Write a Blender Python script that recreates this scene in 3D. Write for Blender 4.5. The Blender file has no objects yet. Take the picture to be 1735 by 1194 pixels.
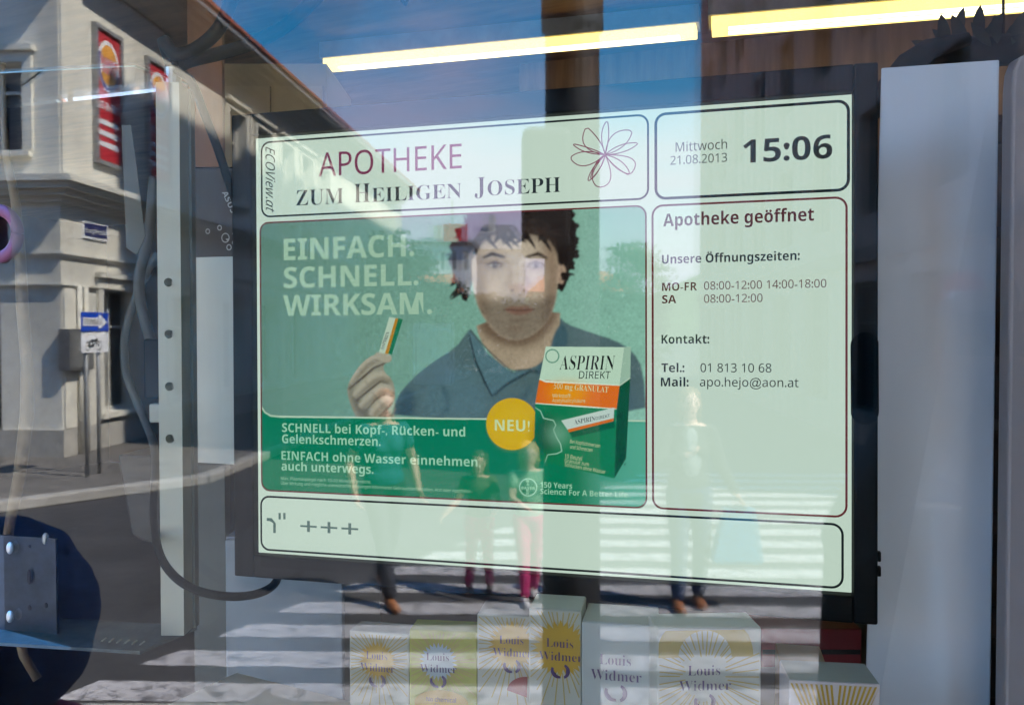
import bpy, math, random
import numpy as np
from mathutils import Vector, Matrix, noise
random.seed(7)
SC = bpy.context.scene
COL = SC.collection

# ---------------------------------------------------------------- camera
FPX = 1480.0
PSI, TH = math.radians(27.9), math.radians(1.4)
F = np.array([-math.sin(PSI)*math.cos(TH), math.cos(PSI)*math.cos(TH), -math.sin(TH)])
R = np.array([math.cos(PSI), math.sin(PSI), 0.0])
U = np.cross(R, F)
C = np.array([0.0, -0.70, 2.10])
cam_d = bpy.data.cameras.new('camera'); cam = bpy.data.objects.new('camera', cam_d); COL.objects.link(cam)
cam_d.sensor_width = 36.0; cam_d.lens = FPX/1735*36; cam_d.clip_start = 0.01; cam_d.clip_end = 2000
cam.matrix_world = Matrix([[R[0], U[0], -F[0], C[0]], [R[1], U[1], -F[1], C[1]], [R[2], U[2], -F[2], C[2]], [0, 0, 0, 1]])
SC.camera = cam

# ---------------------------------------------------------------- light
SUN = np.array([0.995, -0.108, 0.0]); SUN /= np.linalg.norm(SUN)
EL = math.radians(50)
SUN = SUN*math.cos(EL); SUN[2] = math.sin(EL)
SC.view_settings.view_transform = 'Standard'
try: SC.view_settings.look = 'None'
except Exception: pass
SC.view_settings.exposure = 3.25
SC.view_settings.gamma = 1
SC.cycles.use_denoising = True
SC.cycles.max_bounces = 8
SC.cycles.transparent_max_bounces = 24
SC.cycles.sample_clamp_indirect = 4
sl = bpy.data.lights.new('sun', 'SUN'); sl.energy = 5.0; sl.angle = math.radians(0.5); sl.color = (1, .95, .86)
so = bpy.data.objects.new('sun', sl); COL.objects.link(so)
so.rotation_euler = Vector(SUN).to_track_quat('Z', 'Y').to_euler()
W = bpy.data.worlds.new('World'); SC.world = W; W.use_nodes = True
nt = W.node_tree; N = nt.nodes; L = nt.links; N.clear()
wo = N.new('ShaderNodeOutputWorld'); bg = N.new('ShaderNodeBackground'); sky = N.new('ShaderNodeTexSky')
sky.sky_type = 'NISHITA'; sky.sun_disc = False; sky.sun_elevation = EL
sky.sun_rotation = math.atan2(SUN[0], SUN[1]); sky.air_density = 1.3; sky.dust_density = .4; sky.ozone_density = 2.5
tc = N.new('ShaderNodeTexCoord'); mp = N.new('ShaderNodeMapping'); mp.inputs['Scale'].default_value = (1.0, 1.0, 3.2)
mp.inputs['Location'].default_value = (3.1, 1.7, .4)
nz = N.new('ShaderNodeTexNoise'); nz.inputs['Scale'].default_value = 2.1; nz.inputs['Detail'].default_value = 9; nz.inputs['Roughness'].default_value = .58
rp = N.new('ShaderNodeValToRGB'); rp.color_ramp.elements[0].position = .46; rp.color_ramp.elements[1].position = .78
sx = N.new('ShaderNodeSeparateXYZ'); ml = N.new('ShaderNodeMath'); ml.operation = 'MULTIPLY'
ad = N.new('ShaderNodeMapRange'); ad.inputs[1].default_value = .16; ad.inputs[2].default_value = .34; ad.inputs[3].default_value = .26; ad.inputs[4].default_value = -.10
a2 = N.new('ShaderNodeMath'); a2.operation = 'ADD'
mx = N.new('ShaderNodeMixRGB'); mx.inputs[2].default_value = (3.7, 3.4, 5.0, 1)
L.new(tc.outputs['Generated'], mp.inputs[0]); L.new(mp.outputs[0], nz.inputs[0])
L.new(tc.outputs['Generated'], sx.inputs[0]); L.new(sx.outputs[2], ad.inputs[0])
L.new(nz.outputs[0], a2.inputs[0]); L.new(ad.outputs[0], a2.inputs[1]); L.new(a2.outputs[0], rp.inputs[0])
L.new(rp.outputs[0], mx.inputs[0]); hs = N.new('ShaderNodeHueSaturation'); hs.inputs['Saturation'].default_value = 1.6; L.new(sky.outputs[0], hs.inputs['Color']); L.new(hs.outputs[0], mx.inputs[1]); L.new(mx.outputs[0], bg.inputs[0]); L.new(bg.outputs[0], wo.inputs[0])
bg.inputs[1].default_value = .15

# ---------------------------------------------------------------- helpers
def ray(x, y): return F + (x-867.5)/FPX*R - (y-597)/FPX*U
def P(x, y, Z): return C + Z*ray(x, y)
def Hz(x, y, z):
    r = ray(x, y); return C + r*(z-C[2])/r[2]
def mir(p): return np.array([p[0], -p[1], p[2]])
def PM(x, y, Z): return mir(P(x, y, Z))            # a point of the street, seen in the glass
def HM(x, y, z=0.0): return mir(Hz(x, y, z))
def V(*a): return np.array(a, dtype=float)
ZUP = V(0, 0, 1)

def lin(c):
    c = c/255.0
    return c/12.92 if c <= .04045 else ((c+.055)/1.055)**2.4
MATS = {}
def mat(name, rgb, rough=.7, metal=0.0, var=.12, scale=8.0, bump=.0, bscale=60., spec=.5, stretch=(1, 1, 1), rgb2=None):
    if name in MATS: return MATS[name]
    m = bpy.data.materials.new(name); m.use_nodes = True; t = m.node_tree; n = t.nodes; l = t.links
    b = n['Principled BSDF']; b.inputs['Roughness'].default_value = rough; b.inputs['Metallic'].default_value = metal
    b.inputs['Specular IOR Level'].default_value = spec
    tcn = n.new('ShaderNodeTexCoord'); mpn = n.new('ShaderNodeMapping'); mpn.inputs['Scale'].default_value = stretch
    l.new(tcn.outputs['Object'], mpn.inputs[0])
    no = n.new('ShaderNodeTexNoise'); no.inputs['Scale'].default_value = scale; no.inputs['Detail'].default_value = 6
    no.inputs['Roughness'].default_value = .62; l.new(mpn.outputs[0], no.inputs[0])
    r = n.new('ShaderNodeValToRGB'); r.color_ramp.elements[0].position = .3; r.color_ramp.elements[1].position = .7
    c1 = rgb2 or tuple(max(0, x*(1-var)) for x in rgb); c2 = tuple(min(1, x*(1+var*.6)) for x in rgb)
    r.color_ramp.elements[0].color = (*c1, 1); r.color_ramp.elements[1].color = (*c2, 1)
    l.new(no.outputs[0], r.inputs[0]); l.new(r.outputs[0], b.inputs['Base Color'])
    if bump > 0:
        n2 = n.new('ShaderNodeTexNoise'); n2.inputs['Scale'].default_value = bscale; n2.inputs['Detail'].default_value = 4
        l.new(mpn.outputs[0], n2.inputs[0]); bp = n.new('ShaderNodeBump'); bp.inputs['Strength'].default_value = bump; bp.inputs['Distance'].default_value = .01
        l.new(n2.outputs[0], bp.inputs['Height']); l.new(bp.outputs[0], b.inputs['Normal'])
    MATS[name] = m; return m
def emis(name, rgb, strength=1.0, var=0.0, warm=None, scale=3.0):
    if name in MATS: return MATS[name]
    m = bpy.data.materials.new(name); m.use_nodes = True; t = m.node_tree; n = t.nodes; l = t.links; n.clear()
    o = n.new('ShaderNodeOutputMaterial'); e = n.new('ShaderNodeEmission'); e.inputs[0].default_value = (*rgb, 1); e.inputs[1].default_value = strength
    if var:
        tcn = n.new('ShaderNodeTexCoord'); no = n.new('ShaderNodeTexNoise'); no.inputs['Scale'].default_value = scale; l.new(tcn.outputs['Object'], no.inputs[0])
        r = n.new('ShaderNodeValToRGB'); r.color_ramp.elements[0].color = (*[c*(1-var) for c in rgb], 1); r.color_ramp.elements[1].color = (*[c*(1+var) for c in rgb], 1)
        l.new(no.outputs[0], r.inputs[0]); l.new(r.outputs[0], e.inputs[0])
    l.new(e.outputs[0], o.inputs[0]); MATS[name] = m; return m
SCR = .098
def scol(r, g, b, k=1.0):                       # a colour shown by the display (it gives off light)
    return emis('display_%d_%d_%d' % (r, g, b), (lin(r), lin(g), lin(b)), SCR*k)

class MB:
    def __init__(s): s.v = []; s.f = []; s.uv = []
    def add(s, vs, fs):
        k = len(s.v); s.v += [tuple(float(c) for c in v) for v in vs]; s.f += [tuple(i+k for i in f) for f in fs]; return s
    def quad(s, a, b, c, d): return s.add([a, b, c, d], [(0, 1, 2, 3)])
    def box(s, o, a, b, c):                     # corner + three edge vectors
        o, a, b, c = map(np.asarray, (o, a, b, c))
        vs = [o, o+a, o+a+b, o+b, o+c, o+a+c, o+a+b+c, o+b+c]
        fs = [(0, 3, 2, 1), (4, 5, 6, 7), (0, 1, 5, 4), (1, 2, 6, 5), (2, 3, 7, 6), (3, 0, 4, 7)]
        if np.dot(np.cross(a, b), c) < 0: fs = [f[::-1] for f in fs]
        return s.add(vs, fs)
    def slab(s, pts, d):                        # polygon (planar) extruded by vector d
        n = len(pts); pts = [np.asarray(p, float) for p in pts]
        vs = pts + [p+d for p in pts]
        fs = [tuple(range(n))[::-1], tuple(range(n, 2*n))] + [(i, (i+1) % n, n+(i+1) % n, n+i) for i in range(n)]
        nn = sum((np.cross(pts[i]-pts[0], pts[(i+1) % n]-pts[0]) for i in range(1, n-1)), np.zeros(3))
        if np.dot(nn, d) < 0: fs = [f[::-1] for f in fs]
        return s.add(vs, fs)
    def tube(s, pts, r, seg=10, cap=True):
        pts = [np.asarray(p, float) for p in pts]; n = len(pts)
        rr = r if hasattr(r, '__len__') else [r]*n
        t0 = pts[1]-pts[0]; t0 /= np.linalg.norm(t0)
        u = np.cross(t0, ZUP if abs(t0[2]) < .9 else V(1, 0, 0)); u /= np.linalg.norm(u)
        vs = []
        for i in range(n):
            t = pts[min(i+1, n-1)]-pts[max(i-1, 0)]; t /= np.linalg.norm(t)
            u = u-t*np.dot(u, t); u /= np.linalg.norm(u); w = np.cross(t, u)
            for k in range(seg):
                a = 2*math.pi*k/seg; vs.append(pts[i]+rr[i]*(math.cos(a)*u+math.sin(a)*w))
        fs = [(i*seg+k, i*seg+(k+1) % seg, (i+1)*seg+(k+1) % seg, (i+1)*seg+k) for i in range(n-1) for k in range(seg)]
        if cap: fs += [tuple(range(seg))[::-1], tuple(range((n-1)*seg, n*seg))]
        return s.add(vs, fs)
    def ell(s, c, ax, ay, az, nu=16, nv=10, fn=None):
        c = np.asarray(c, float); vs = []; fs = []
        for j in range(nv+1):
            ph = math.pi*j/nv
            for i in range(nu):
                a = 2*math.pi*i/nu; d = V(math.sin(ph)*math.cos(a), math.sin(ph)*math.sin(a), math.cos(ph))
                k = fn(d) if fn else 1.0
                vs.append(c+k*(d[0]*np.asarray(ax)+d[1]*np.asarray(ay)+d[2]*np.asarray(az)))
        for j in range(nv):
            for i in range(nu):
                fs.append((j*nu+i, (j+1)*nu+i, (j+1)*nu+(i+1) % nu, j*nu+(i+1) % nu))
        return s.add(vs, fs)
    def build(s, name, m, parent=None, smooth=False, bevel=0.0, bseg=2):
        me = bpy.data.meshes.new(name); me.from_pydata(s.v, [], s.f)
        me.materials.append(m)
        if smooth: me.polygons.foreach_set('use_smooth', [True]*len(me.polygons))
        me.update(); o = bpy.data.objects.new(name, me); COL.objects.link(o)
        if bevel:
            b = o.modifiers.new('bevel', 'BEVEL'); b.width = bevel; b.segments = bseg; b.limit_method = 'ANGLE'
        if parent is not None: attach(o, parent)
        return o
ROOTLOC = {}
def attach(o, parent):
    o.parent = parent
    loc = ROOTLOC.get(parent.name, Vector((0, 0, 0)))
    o.matrix_parent_inverse = Matrix.Translation(-loc)
def thing(name, label, cat, loc, group=None):
    o = bpy.data.objects.new(name, None); COL.objects.link(o); o.location = [float(c) for c in loc]; o.empty_display_size = .05
    ROOTLOC[o.name] = Vector(o.location); tag(o, label, cat, group); return o
def tag(o, label=None, cat=None, group=None, kind=None):
    if label: o['label'] = label
    if cat: o['category'] = cat
    if group: o['group'] = group
    if kind: o['kind'] = kind
    return o

TXC = {}
def msans(s, bold=False, italic=False):
    out = ''; A0, a0_, d0 = (0x1D5D4, 0x1D5EE, 0x1D7EC) if bold else ((0x1D608, 0x1D622, 0x1D7E2) if italic else (0x1D5A0, 0x1D5BA, 0x1D7E2))
    for ch in s:
        c = {'ä': 'a', 'ö': 'o', 'ü': 'u', 'Ö': 'O', 'Ü': 'U', 'Ä': 'A'}.get(ch, ch)
        if 'A' <= c <= 'Z': out += chr(A0+ord(c)-65)
        elif 'a' <= c <= 'z': out += chr(a0_+ord(c)-97)
        elif '0' <= c <= '9': out += chr(d0+ord(c)-48)
        else: out += c
    return out
def sans(s, bold=False, italic=False, off=0.0):
    k = ('sans', s, bold, italic, off)
    if k in TXC: return TXC[k]
    vs, fs = glyphs(msans(s, bold, italic), off); vs = list(vs); fs = list(fs)
    for i, ch in enumerate(s):
        if ch in 'äöüÄÖÜ':
            p, _ = glyphs(msans(s[:i+1], bold, italic), off); q, _ = glyphs(msans(ch, bold, italic), off)
            xr = max(v[0] for v in p); wch = max(v[0] for v in q)-min(v[0] for v in q); xc = xr-wch/2
            y0 = .63 if ch in 'äöü' else .81; r_ = .075 if bold else .055
            for sg_ in (-1, 1):
                n0 = len(vs); cx = xc+sg_*.115
                vs += [(cx+r_*math.cos(t), y0+r_*math.sin(t)) for t in [2*math.pi*j/10 for j in range(10)]]; fs.append(tuple(range(n0, n0+10)))
        if ch in '.:':
            p, _ = glyphs(msans(s[:i+1], bold, italic), off); xc = max(v[0] for v in p)-.06; r_ = .085 if bold else .062
            for y0 in ((.075,) if ch == '.' else (.075, .47)):
                n0 = len(vs); vs += [(xc+r_*math.cos(t), y0+r_*math.sin(t)) for t in [2*math.pi*j/10 for j in range(10)]]; fs.append(tuple(range(n0, n0+10)))
    TXC[k] = (vs, fs); return TXC[k]
def glyphs(s, off=0.0):
    k = (s, off)
    if k not in TXC:
        c = bpy.data.curves.new('t', 'FONT'); c.body = s; c.offset = off; c.resolution_u = 3
        o = bpy.data.objects.new('t', c); COL.objects.link(o); bpy.context.view_layer.update()
        m = bpy.data.meshes.new_from_object(o.evaluated_get(bpy.context.evaluated_depsgraph_get()))
        TXC[k] = ([(v.co.x, v.co.y) for v in m.vertices], [tuple(p.vertices) for p in m.polygons])
        bpy.data.objects.remove(o); bpy.data.curves.remove(c); bpy.data.meshes.remove(m)
    return TXC[k]
def mserif(s):
    out = ''
    for ch in s:
        if 'A' <= ch <= 'Z': out += chr(0x1D400+ord(ch)-65)
        elif 'a' <= ch <= 'z': out += chr(0x1D41A+ord(ch)-97)
        else: out += ch
    return out
def text3(mb, s, o, right, up, width, cap, off=0.0, shear=0.0, center=False, bold=None, italic=False):
    """lettering: origin at the baseline, fitted to a width and a capital height"""
    if any(ord(ch) > 0x1D3FF for ch in s): vs, fs = glyphs(s, off)
    else: vs, fs = sans(s, (off >= .02) if bold is None else bold, italic, 0.0 if off != .05 else .006)
    if not vs: return
    x0 = min(v[0] for v in vs); x1 = max(v[0] for v in vs); sx_ = width/max(1e-6, x1-x0) if width else cap/.682
    sy_ = cap/.682; o = np.asarray(o, float)
    if center: o = o-right*(x1-x0)*sx_/2
    mb.add([o+right*((v[0]-x0)*sx_+shear*v[1]*sy_)+up*v[1]*sy_ for v in vs], fs)

# ================================================================ SETTING: street behind the camera (seen mirrored in the glass)
# facade direction of the street
rv = ray(975, 561); D = V(rv[0], rv[1], 0); D /= np.linalg.norm(D); NV = V(D[1], -D[0], 0)
A = Hz(107, 774, .12)
Dr, Nr = mir(D), mir(NV)                         # real directions along the street / out of the corner house
def on_facade(px, py, off=0.0, base=None, nv=None):
    base = A if base is None else base; nv = NV if nv is None else nv
    r = ray(px, py); t = (np.dot(base-C, nv)+off)/np.dot(r, nv); p = C+t*r
    return np.dot(p-base, D), p[2]
class Fr:
    """local frame: s along the wall, n out of it, z up (real world)"""
    def __init__(q, o, s, n): q.o = mir(o); q.o[2] = 0; q.s = mir(s); q.n = mir(n)
    def __call__(q, s, n, z): return q.o+q.s*s+q.n*n+V(0, 0, z)
    def box(q, mb, s0, s1, n0, n1, z0, z1): return mb.box(q(s0, n0, z0), q.s*(s1-s0), q.n*(n1-n0), V(0, 0, z1-z0))
LB = Fr(A, D, NV)                                # long, sunlit front
LB2 = Fr(A, -NV, -D)                             # short side facing the crossing

asphalt = mat('asphalt', (.052, .05, .053), .85, var=.35, scale=1.3, bump=.5, bscale=90)
ground = MB().quad((-250, -350, 0), (250, -350, 0), (250, 60, 0), (-250, 60, 0)).build('road', asphalt); tag(ground, kind='structure')
paving = mat('paving', (.17, .155, .14), .85, var=.35, scale=1.6, bump=.4, bscale=40)
_n = paving.node_tree.nodes; _l = paving.node_tree.links; _b = _n['Principled BSDF']; _src = _b.inputs['Base Color'].links[0].from_socket
_br = _n.new('ShaderNodeTexBrick'); _br.inputs['Scale'].default_value = 2.2; _br.inputs['Mortar Size'].default_value = .018; _br.inputs['Color1'].default_value = (1, 1, 1, 1); _br.inputs['Color2'].default_value = (.82, .82, .82, 1); _br.inputs['Mortar'].default_value = (.45, .45, .45, 1)
_tc = _n.new('ShaderNodeTexCoord'); _l.new(_tc.outputs['Object'], _br.inputs['Vector']); _mm = _n.new('ShaderNodeMixRGB'); _mm.blend_type = 'MULTIPLY'; _mm.inputs[0].default_value = 1; _l.new(_src, _mm.inputs[1]); _l.new(_br.outputs[0], _mm.inputs[2]); _l.new(_mm.outputs[0], _b.inputs['Base Color'])
kerbm = mat('kerb_stone', (.36, .34, .31), .8, var=.25, scale=6, bump=.3)
# pavement round the corner house
k0, k1 = Hz(17, 864, 0), Hz(346, 819, 0)
kd = k1-k0; kd[2] = 0; kd /= np.linalg.norm(kd)
pts = [k0-kd*14, k0, k1, k1+D*70, A+D*80-NV*3, A-NV*3, A-D*.5-NV*20]
pts = [mir(V(p[0], p[1], 0.002)) for p in pts]
pv = MB().slab(pts, V(0, 0, .116)).build('pavement', paving); tag(pv, kind='structure')
kb = MB()
for a_, b_ in ((k0-kd*14, k1), (k1, k1+D*70)):
    a_, b_ = mir(V(a_[0], a_[1], 0)), mir(V(b_[0], b_[1], 0)); d_ = b_-a_; nn = V(-d_[1], d_[0], 0); nn /= np.linalg.norm(nn)
    kb.box(a_-nn*.1, d_, nn*.2, V(0, 0, .128))
tag(kb.build('kerb', kerbm, bevel=.02), kind='structure')
# pavement by the shop
near = [P(-1400, 561, 4.45), P(2300, 561, 4.45)]
pts = [mir(V(near[0][0], near[0][1], .002)), mir(V(near[1][0], near[1][1], .002)), V(14, .3, .002), V(-14, .3, .002)]
tag(MB().slab(pts, V(0, 0, .138)).build('pavement', paving), kind='structure')
a_, b_ = pts[0], pts[1]; d_ = b_-a_; nn = V(-d_[1], d_[0], 0); nn /= np.linalg.norm(nn)
tag(MB().box(a_-nn*.1, d_, nn*.2, V(0, 0, .15)).build('kerb', kerbm, bevel=.02), kind='structure')

# zebra crossing: one worn painted sheet per stripe joined as road marking
pm = bpy.data.materials.new('worn_road_paint'); pm.use_nodes = True
t = pm.node_tree; n = t.nodes; l = t.links; b = n['Principled BSDF']; b.inputs['Roughness'].default_value = .7
tcn = n.new('ShaderNodeTexCoord'); no = n.new('ShaderNodeTexNoise'); no.inputs['Scale'].default_value = 9; no.inputs['Detail'].default_value = 12; no.inputs['Roughness'].default_value = .82
r = n.new('ShaderNodeValToRGB'); r.color_ramp.elements[0].position = .40; r.color_ramp.elements[0].color = (.09, .085, .09, 1); r.color_ramp.elements[1].position = .52; r.color_ramp.elements[1].color = (.46, .44, .45, 1)
l.new(tcn.outputs['Object'], no.inputs[0]); l.new(no.outputs[0], r.inputs[0]); l.new(r.outputs[0], b.inputs['Base Color'])
h = 2.10
def edge_at(Z):                                  # left border of the crossing at depth Z
    y = 561+h*FPX/Z; return 131+(1172-y)/.383
sd = mir(V(*(R*math.cos(math.radians(1.8)) - V(F[0], F[1], 0)/np.linalg.norm(F[:2])*math.sin(math.radians(1.8))))[:3])
zb = MB()
for i in range(-1, 16):
    zc = (2.41+.243*i)*h; zw = .125*h
    for s_ in (0,):
        e0, e1 = edge_at(zc-zw/2), edge_at(zc+zw/2)
        p0 = P(e0, 561, zc-zw/2); p1 = P(e1, 561, zc+zw/2)
        p0 = mir(V(p0[0], p0[1], .004)); p1 = mir(V(p1[0], p1[1], .004))
        # ragged ends and sides
        m_ = 26; Lw = min(4.75, (1465-e0)/FPX*zc)
        lo = [p0+sd*Lw*k/m_+(p0-p1)*random.uniform(-.05, .05)+sd*(random.uniform(-.04, .04)) for k in range(m_+1)]
        hi = [p1+sd*Lw*k/m_+(p0-p1)*random.uniform(-.05, .05)+sd*(random.uniform(-.04, .04)) for k in range(m_+1)]
        for k in range(m_): zb.quad(lo[k], lo[k+1], hi[k+1], hi[k])
tag(zb.build('zebra_crossing', pm), kind='structure')
# lane line on the road by the corner
a_, b_ = HM(60, 880, .004), HM(330, 838, .004)
# distant hill
hill = MB(); hv = []; nn_ = 40
for j in range(6):
    for i in range(nn_):
        a = math.radians(-70+140*i/(nn_-1)); vd = V(math.sin(a)*F[1]*1+math.cos(a)*F[0], 0, 0)
        dirv = math.cos(a)*V(F[0], F[1], 0)+math.sin(a)*R
        rad = 190+j*14; p = C+dirv*rad
        z = [0, 7, 12, 15, 16, 14][j]*(1+.35*math.sin(i*.55)+.2*math.sin(i*1.7)) * .95
        hv.append(mir(V(p[0], p[1], z)))
hill.add(hv, [(j*nn_+i, j*nn_+i+1, (j+1)*nn_+i+1, (j+1)*nn_+i) for j in range(5) for i in range(nn_-1)])
tag(hill.build('hill', mat('wooded_hill', (.05, .085, .035), .95, var=.5, scale=.12, bump=1, bscale=.6), smooth=True), kind='structure')

# ================================================================ corner house
cream = mat('cream_render', (.70, .67, .58), .9, var=.30, scale=.8, bump=.25, bscale=25, stretch=(1, 1, .45))
cream2 = mat('cream_stucco_trim', (.66, .63, .54), .85, var=.15, scale=2.5)
darkglass = mat('dark_window_glass', (.03, .035, .04), .06, var=.3, scale=1.5)
framew = mat('painted_window_frame', (.55, .53, .47), .6)
tile = mat('red_roof_tiles', (.38, .09, .05), .8, var=.35, scale=5, bump=.6, bscale=12)
zinc = mat('weathered_zinc', (.32, .32, .31), .45, metal=.3, var=.25)
darkwood = mat('dark_door_wood', (.045, .04, .035), .5, var=.3)
def wall_holes(mb, fr, s0, s1, z0, z1, holes, thick=.35):
    ss = sorted(set([s0, s1]+[v for h_ in holes for v in h_[:2] if s0 < v < s1])); zz = sorted(set([z0, z1]+[v for h_ in holes for v in h_[2:4] if z0 < v < z1]))
    for i in range(len(ss)-1):
        for j in range(len(zz)-1):
            sm, zm = (ss[i]+ss[i+1])/2, (zz[j]+zz[j+1])/2
            if any(h_[0] < sm < h_[1] and h_[2] < zm < h_[3] for h_ in holes): continue
            a, b_ = ss[i], ss[i+1]; c_, d_ = zz[j], zz[j+1]
            mb.quad(fr(a, 0, c_), fr(b_, 0, c_), fr(b_, 0, d_), fr(a, 0, d_))
    for h_ in holes:
        a, b_, c_, d_ = h_[:4]
        for (p, q, r_, t_) in (((a, c_), (b_, c_), 0, 0), ((b_, c_), (b_, d_), 0, 0), ((b_, d_), (a, d_), 0, 0), ((a, d_), (a, c_), 0, 0)):
            mb.quad(fr(p[0], 0, p[1]), fr(q[0], 0, q[1]), fr(q[0], -thick, q[1]), fr(p[0], -thick, p[1]))
def window(fr, h_, parent, depth=.22, sill=True, surround=True, mull=2, cols=2, fm=None):
    a, b_, c_, d_ = h_[:4]; m1 = MB(); w = b_-a; hh = d_-c_; t_ = .07
    fr.box(m1, a, a+t_, -depth-.05, -depth+.03, c_, d_); fr.box(m1, b_-t_, b_, -depth-.05, -depth+.03, c_, d_)
    fr.box(m1, a+t_, b_-t_, -depth-.05, -depth+.03, c_, c_+t_); fr.box(m1, a+t_, b_-t_, -depth-.05, -depth+.03, d_-t_, d_)
    for k in range(1, cols): fr.box(m1, a+w*k/cols-.03, a+w*k/cols+.03, -depth-.045, -depth+.02, c_+t_, d_-t_)
    fr.box(m1, a+t_, b_-t_, -depth-.04, -depth+.015, c_+hh*.68, c_+hh*.68+.05)
    f = m1.build('window', fm or framew, parent)
    g = MB(); fr.box(g, a+.02, b_-.02, -depth-.075, -depth-.055, c_+.02, d_-.02); g.build('pane', darkglass, f) if parent else None
    if sill:
        s_ = MB(); fr.box(s_, a-.14, b_+.14, -depth, .12, c_-.09, c_-.003); s_.build('sill', cream2, f)
    if surround:
        s_ = MB(); e = .16
        fr.box(s_, a-e, a-.003, .003, .055, c_, d_+e); fr.box(s_, b_+.003, b_+e, .003, .055, c_, d_+e); fr.box(s_, a-.003, b_+.003, .003, .055, d_+.003, d_+e)
        fr.box(s_, a-e-.05, b_+e+.05, .003, .13, d_+e+.003, d_+e+.09); s_.build('surround', cream2, f)
    return f
ch = thing('corner_house', 'cream two-storey corner house with a moulded ledge, deep eaves and red banners, half in shadow', 'house', mir(V(A[0], A[1], 0)))
z_led1 = on_facade(107, 304)[1]; z_led0 = on_facade(107, 345)[1]
z_b1 = on_facade(107, 427)[1]; z_b0 = on_facade(107, 480)[1]
z_ea = on_facade(322, -6, .65)[1]
WL = 27.0
bans = [(on_facade(158, 52), on_facade(200, 285)), (on_facade(247, 118), on_facade(283, 300))]
zt = on_facade(158, 46)[1]; zbm = on_facade(158, 268)[1]
b1 = (bans[0][0][0], bans[0][1][0]); b2 = (bans[1][0][0], bans[1][1][0])
pitch = (b2[0]-b1[0])
ups = []; s_ = b2[0]+pitch
wz1 = on_facade(390, 185)[1]; wz0 = zbm+.15
w3 = on_facade(386, 190)[0]; w3b = on_facade(414, 190)[0]
ups.append((w3, w3b, wz0, wz1))
w4 = on_facade(434, 190)[0]; dw = w4-w3
for k in range(1, 5): ups.append((w3+dw*k, w3b+dw*k, wz0, wz1))
gz1 = on_facade(171, 487)[1]; gz0 = on_facade(171, 700)[1]
g0 = on_facade(172, 600)[0]; g1 = on_facade(232, 600)[0]
lows = [(g0+(g1-g0+1.3)*k, g0+(g1-g0+1.3)*k+(g1-g0), gz0, gz1) for k in range(5)]
wb = MB(); wall_holes(wb, LB, 0, WL, 0, z_led0, lows); wall_holes(wb, LB, 0, WL, z_led0, z_ea, ups)
# short side: door and upper window at its left end
sd0 = np.dot(Hz(47, 780, .12)-A, -NV); side_door = (max(1.0, sd0), sd0+1.5, .12, 2.1+(561-508)/FPX*13.5)
uw = (sd0+.25, sd0+1.25, 2.1+(561-255)/FPX*13.6, 2.1+(561-105)/FPX*13.6)
wall_holes(wb, LB2, 0, 14, 0, z_led0, [side_door]); wall_holes(wb, LB2, 0, 14, z_led0, z_ea, [uw, (uw[0]+3, uw[1]+3, uw[2], uw[3])])
wb.quad(LB(WL, 0, 0), LB(WL, -14, 0), LB(WL, -14, z_ea), LB(WL, 0, z_ea))
wb.build('wall', cream, ch)
for h_ in ups: window(LB, h_, ch)
for h_ in lows: window(LB, h_, ch)
window(LB2, uw, ch); window(LB2, (uw[0]+3, uw[1]+3, uw[2], uw[3]), ch)
m1 = MB(); LB2.box(m1, side_door[0], side_door[1], -.3, -.24, .12, side_door[3]); dd = m1.build('door', darkwood, ch)
m1 = MB(); LB2.box(m1, side_door[0]+.1, side_door[0]+.14, -.24, -.18, 1.05, 1.2); m1.build('handle', zinc, dd)
# ledge between the storeys (stepped), small band course, skirting
def course(name, z0, z1, steps, m):
    mb = MB(); k = len(steps)
    for i, n_ in enumerate(steps):
        a, b_ = z0+(z1-z0)*i/k, z0+(z1-z0)*(i+1)/k-.002
        LB.box(mb, .0, WL+.0, .002, n_, a, b_); LB2.box(mb, -n_, 14, .002, n_, a, b_)
    return mb.build(name, m, ch)
course('ledge', z_led0, z_led1, (.10, .22, .34, .42), cream2)
course('band', z_b1-.07, z_b1, (.05, .08), cream2); course('band', z_b0-.06, z_b0, (.04, .07), cream2)
course('skirting', .12, .55, (.05,), mat('grey_skirting', (.40, .38, .34), .85, var=.2))
course('eaves', z_ea-.55, z_ea, (.12, .25, .38, .52, .65), cream2)
m1 = MB(); LB.box(m1, -.7, WL+.2, .66, .80, z_ea-.10, z_ea+.03); LB2.box(m1, -.66, 14.2, .66, .80, z_ea-.10, z_ea+.03); m1.build('gutter', zinc, ch)
m1 = MB(); m1.slab([LB(-.85, .85, z_ea+.04), LB(WL+.3, .85, z_ea+.04), LB(WL+.3, -6.5, z_ea+3.6), LB(6, -6.5, z_ea+3.6)], V(0, 0, .08))
m1.slab([LB(-.85, .85, z_ea+.05), LB(6, -6.5, z_ea+3.61), LB(-.0, -14.2, z_ea+.05), LB(-.85, -14.2, z_ea+.05)], V(0, 0, .08)); m1.build('roof', tile, ch)
m1 = MB()
for s_ in (.0, .0):
    pass
LB.box(m1, .02, .62, .003, .045, .56, z_b0-.07); LB.box(m1, .02, .62, .003, .045, z_led1+.02, z_ea-.56); m1.build('pilaster', cream2, ch)
for px in (128, 139):
    s_ = on_facade(px, 700)[0]; m1 = MB().tube([LB(s_, .09, .13), LB(s_, .09, z_b0-.02)], .04, 8); m1.build('downpipe', cream2, ch, smooth=True)

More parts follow.
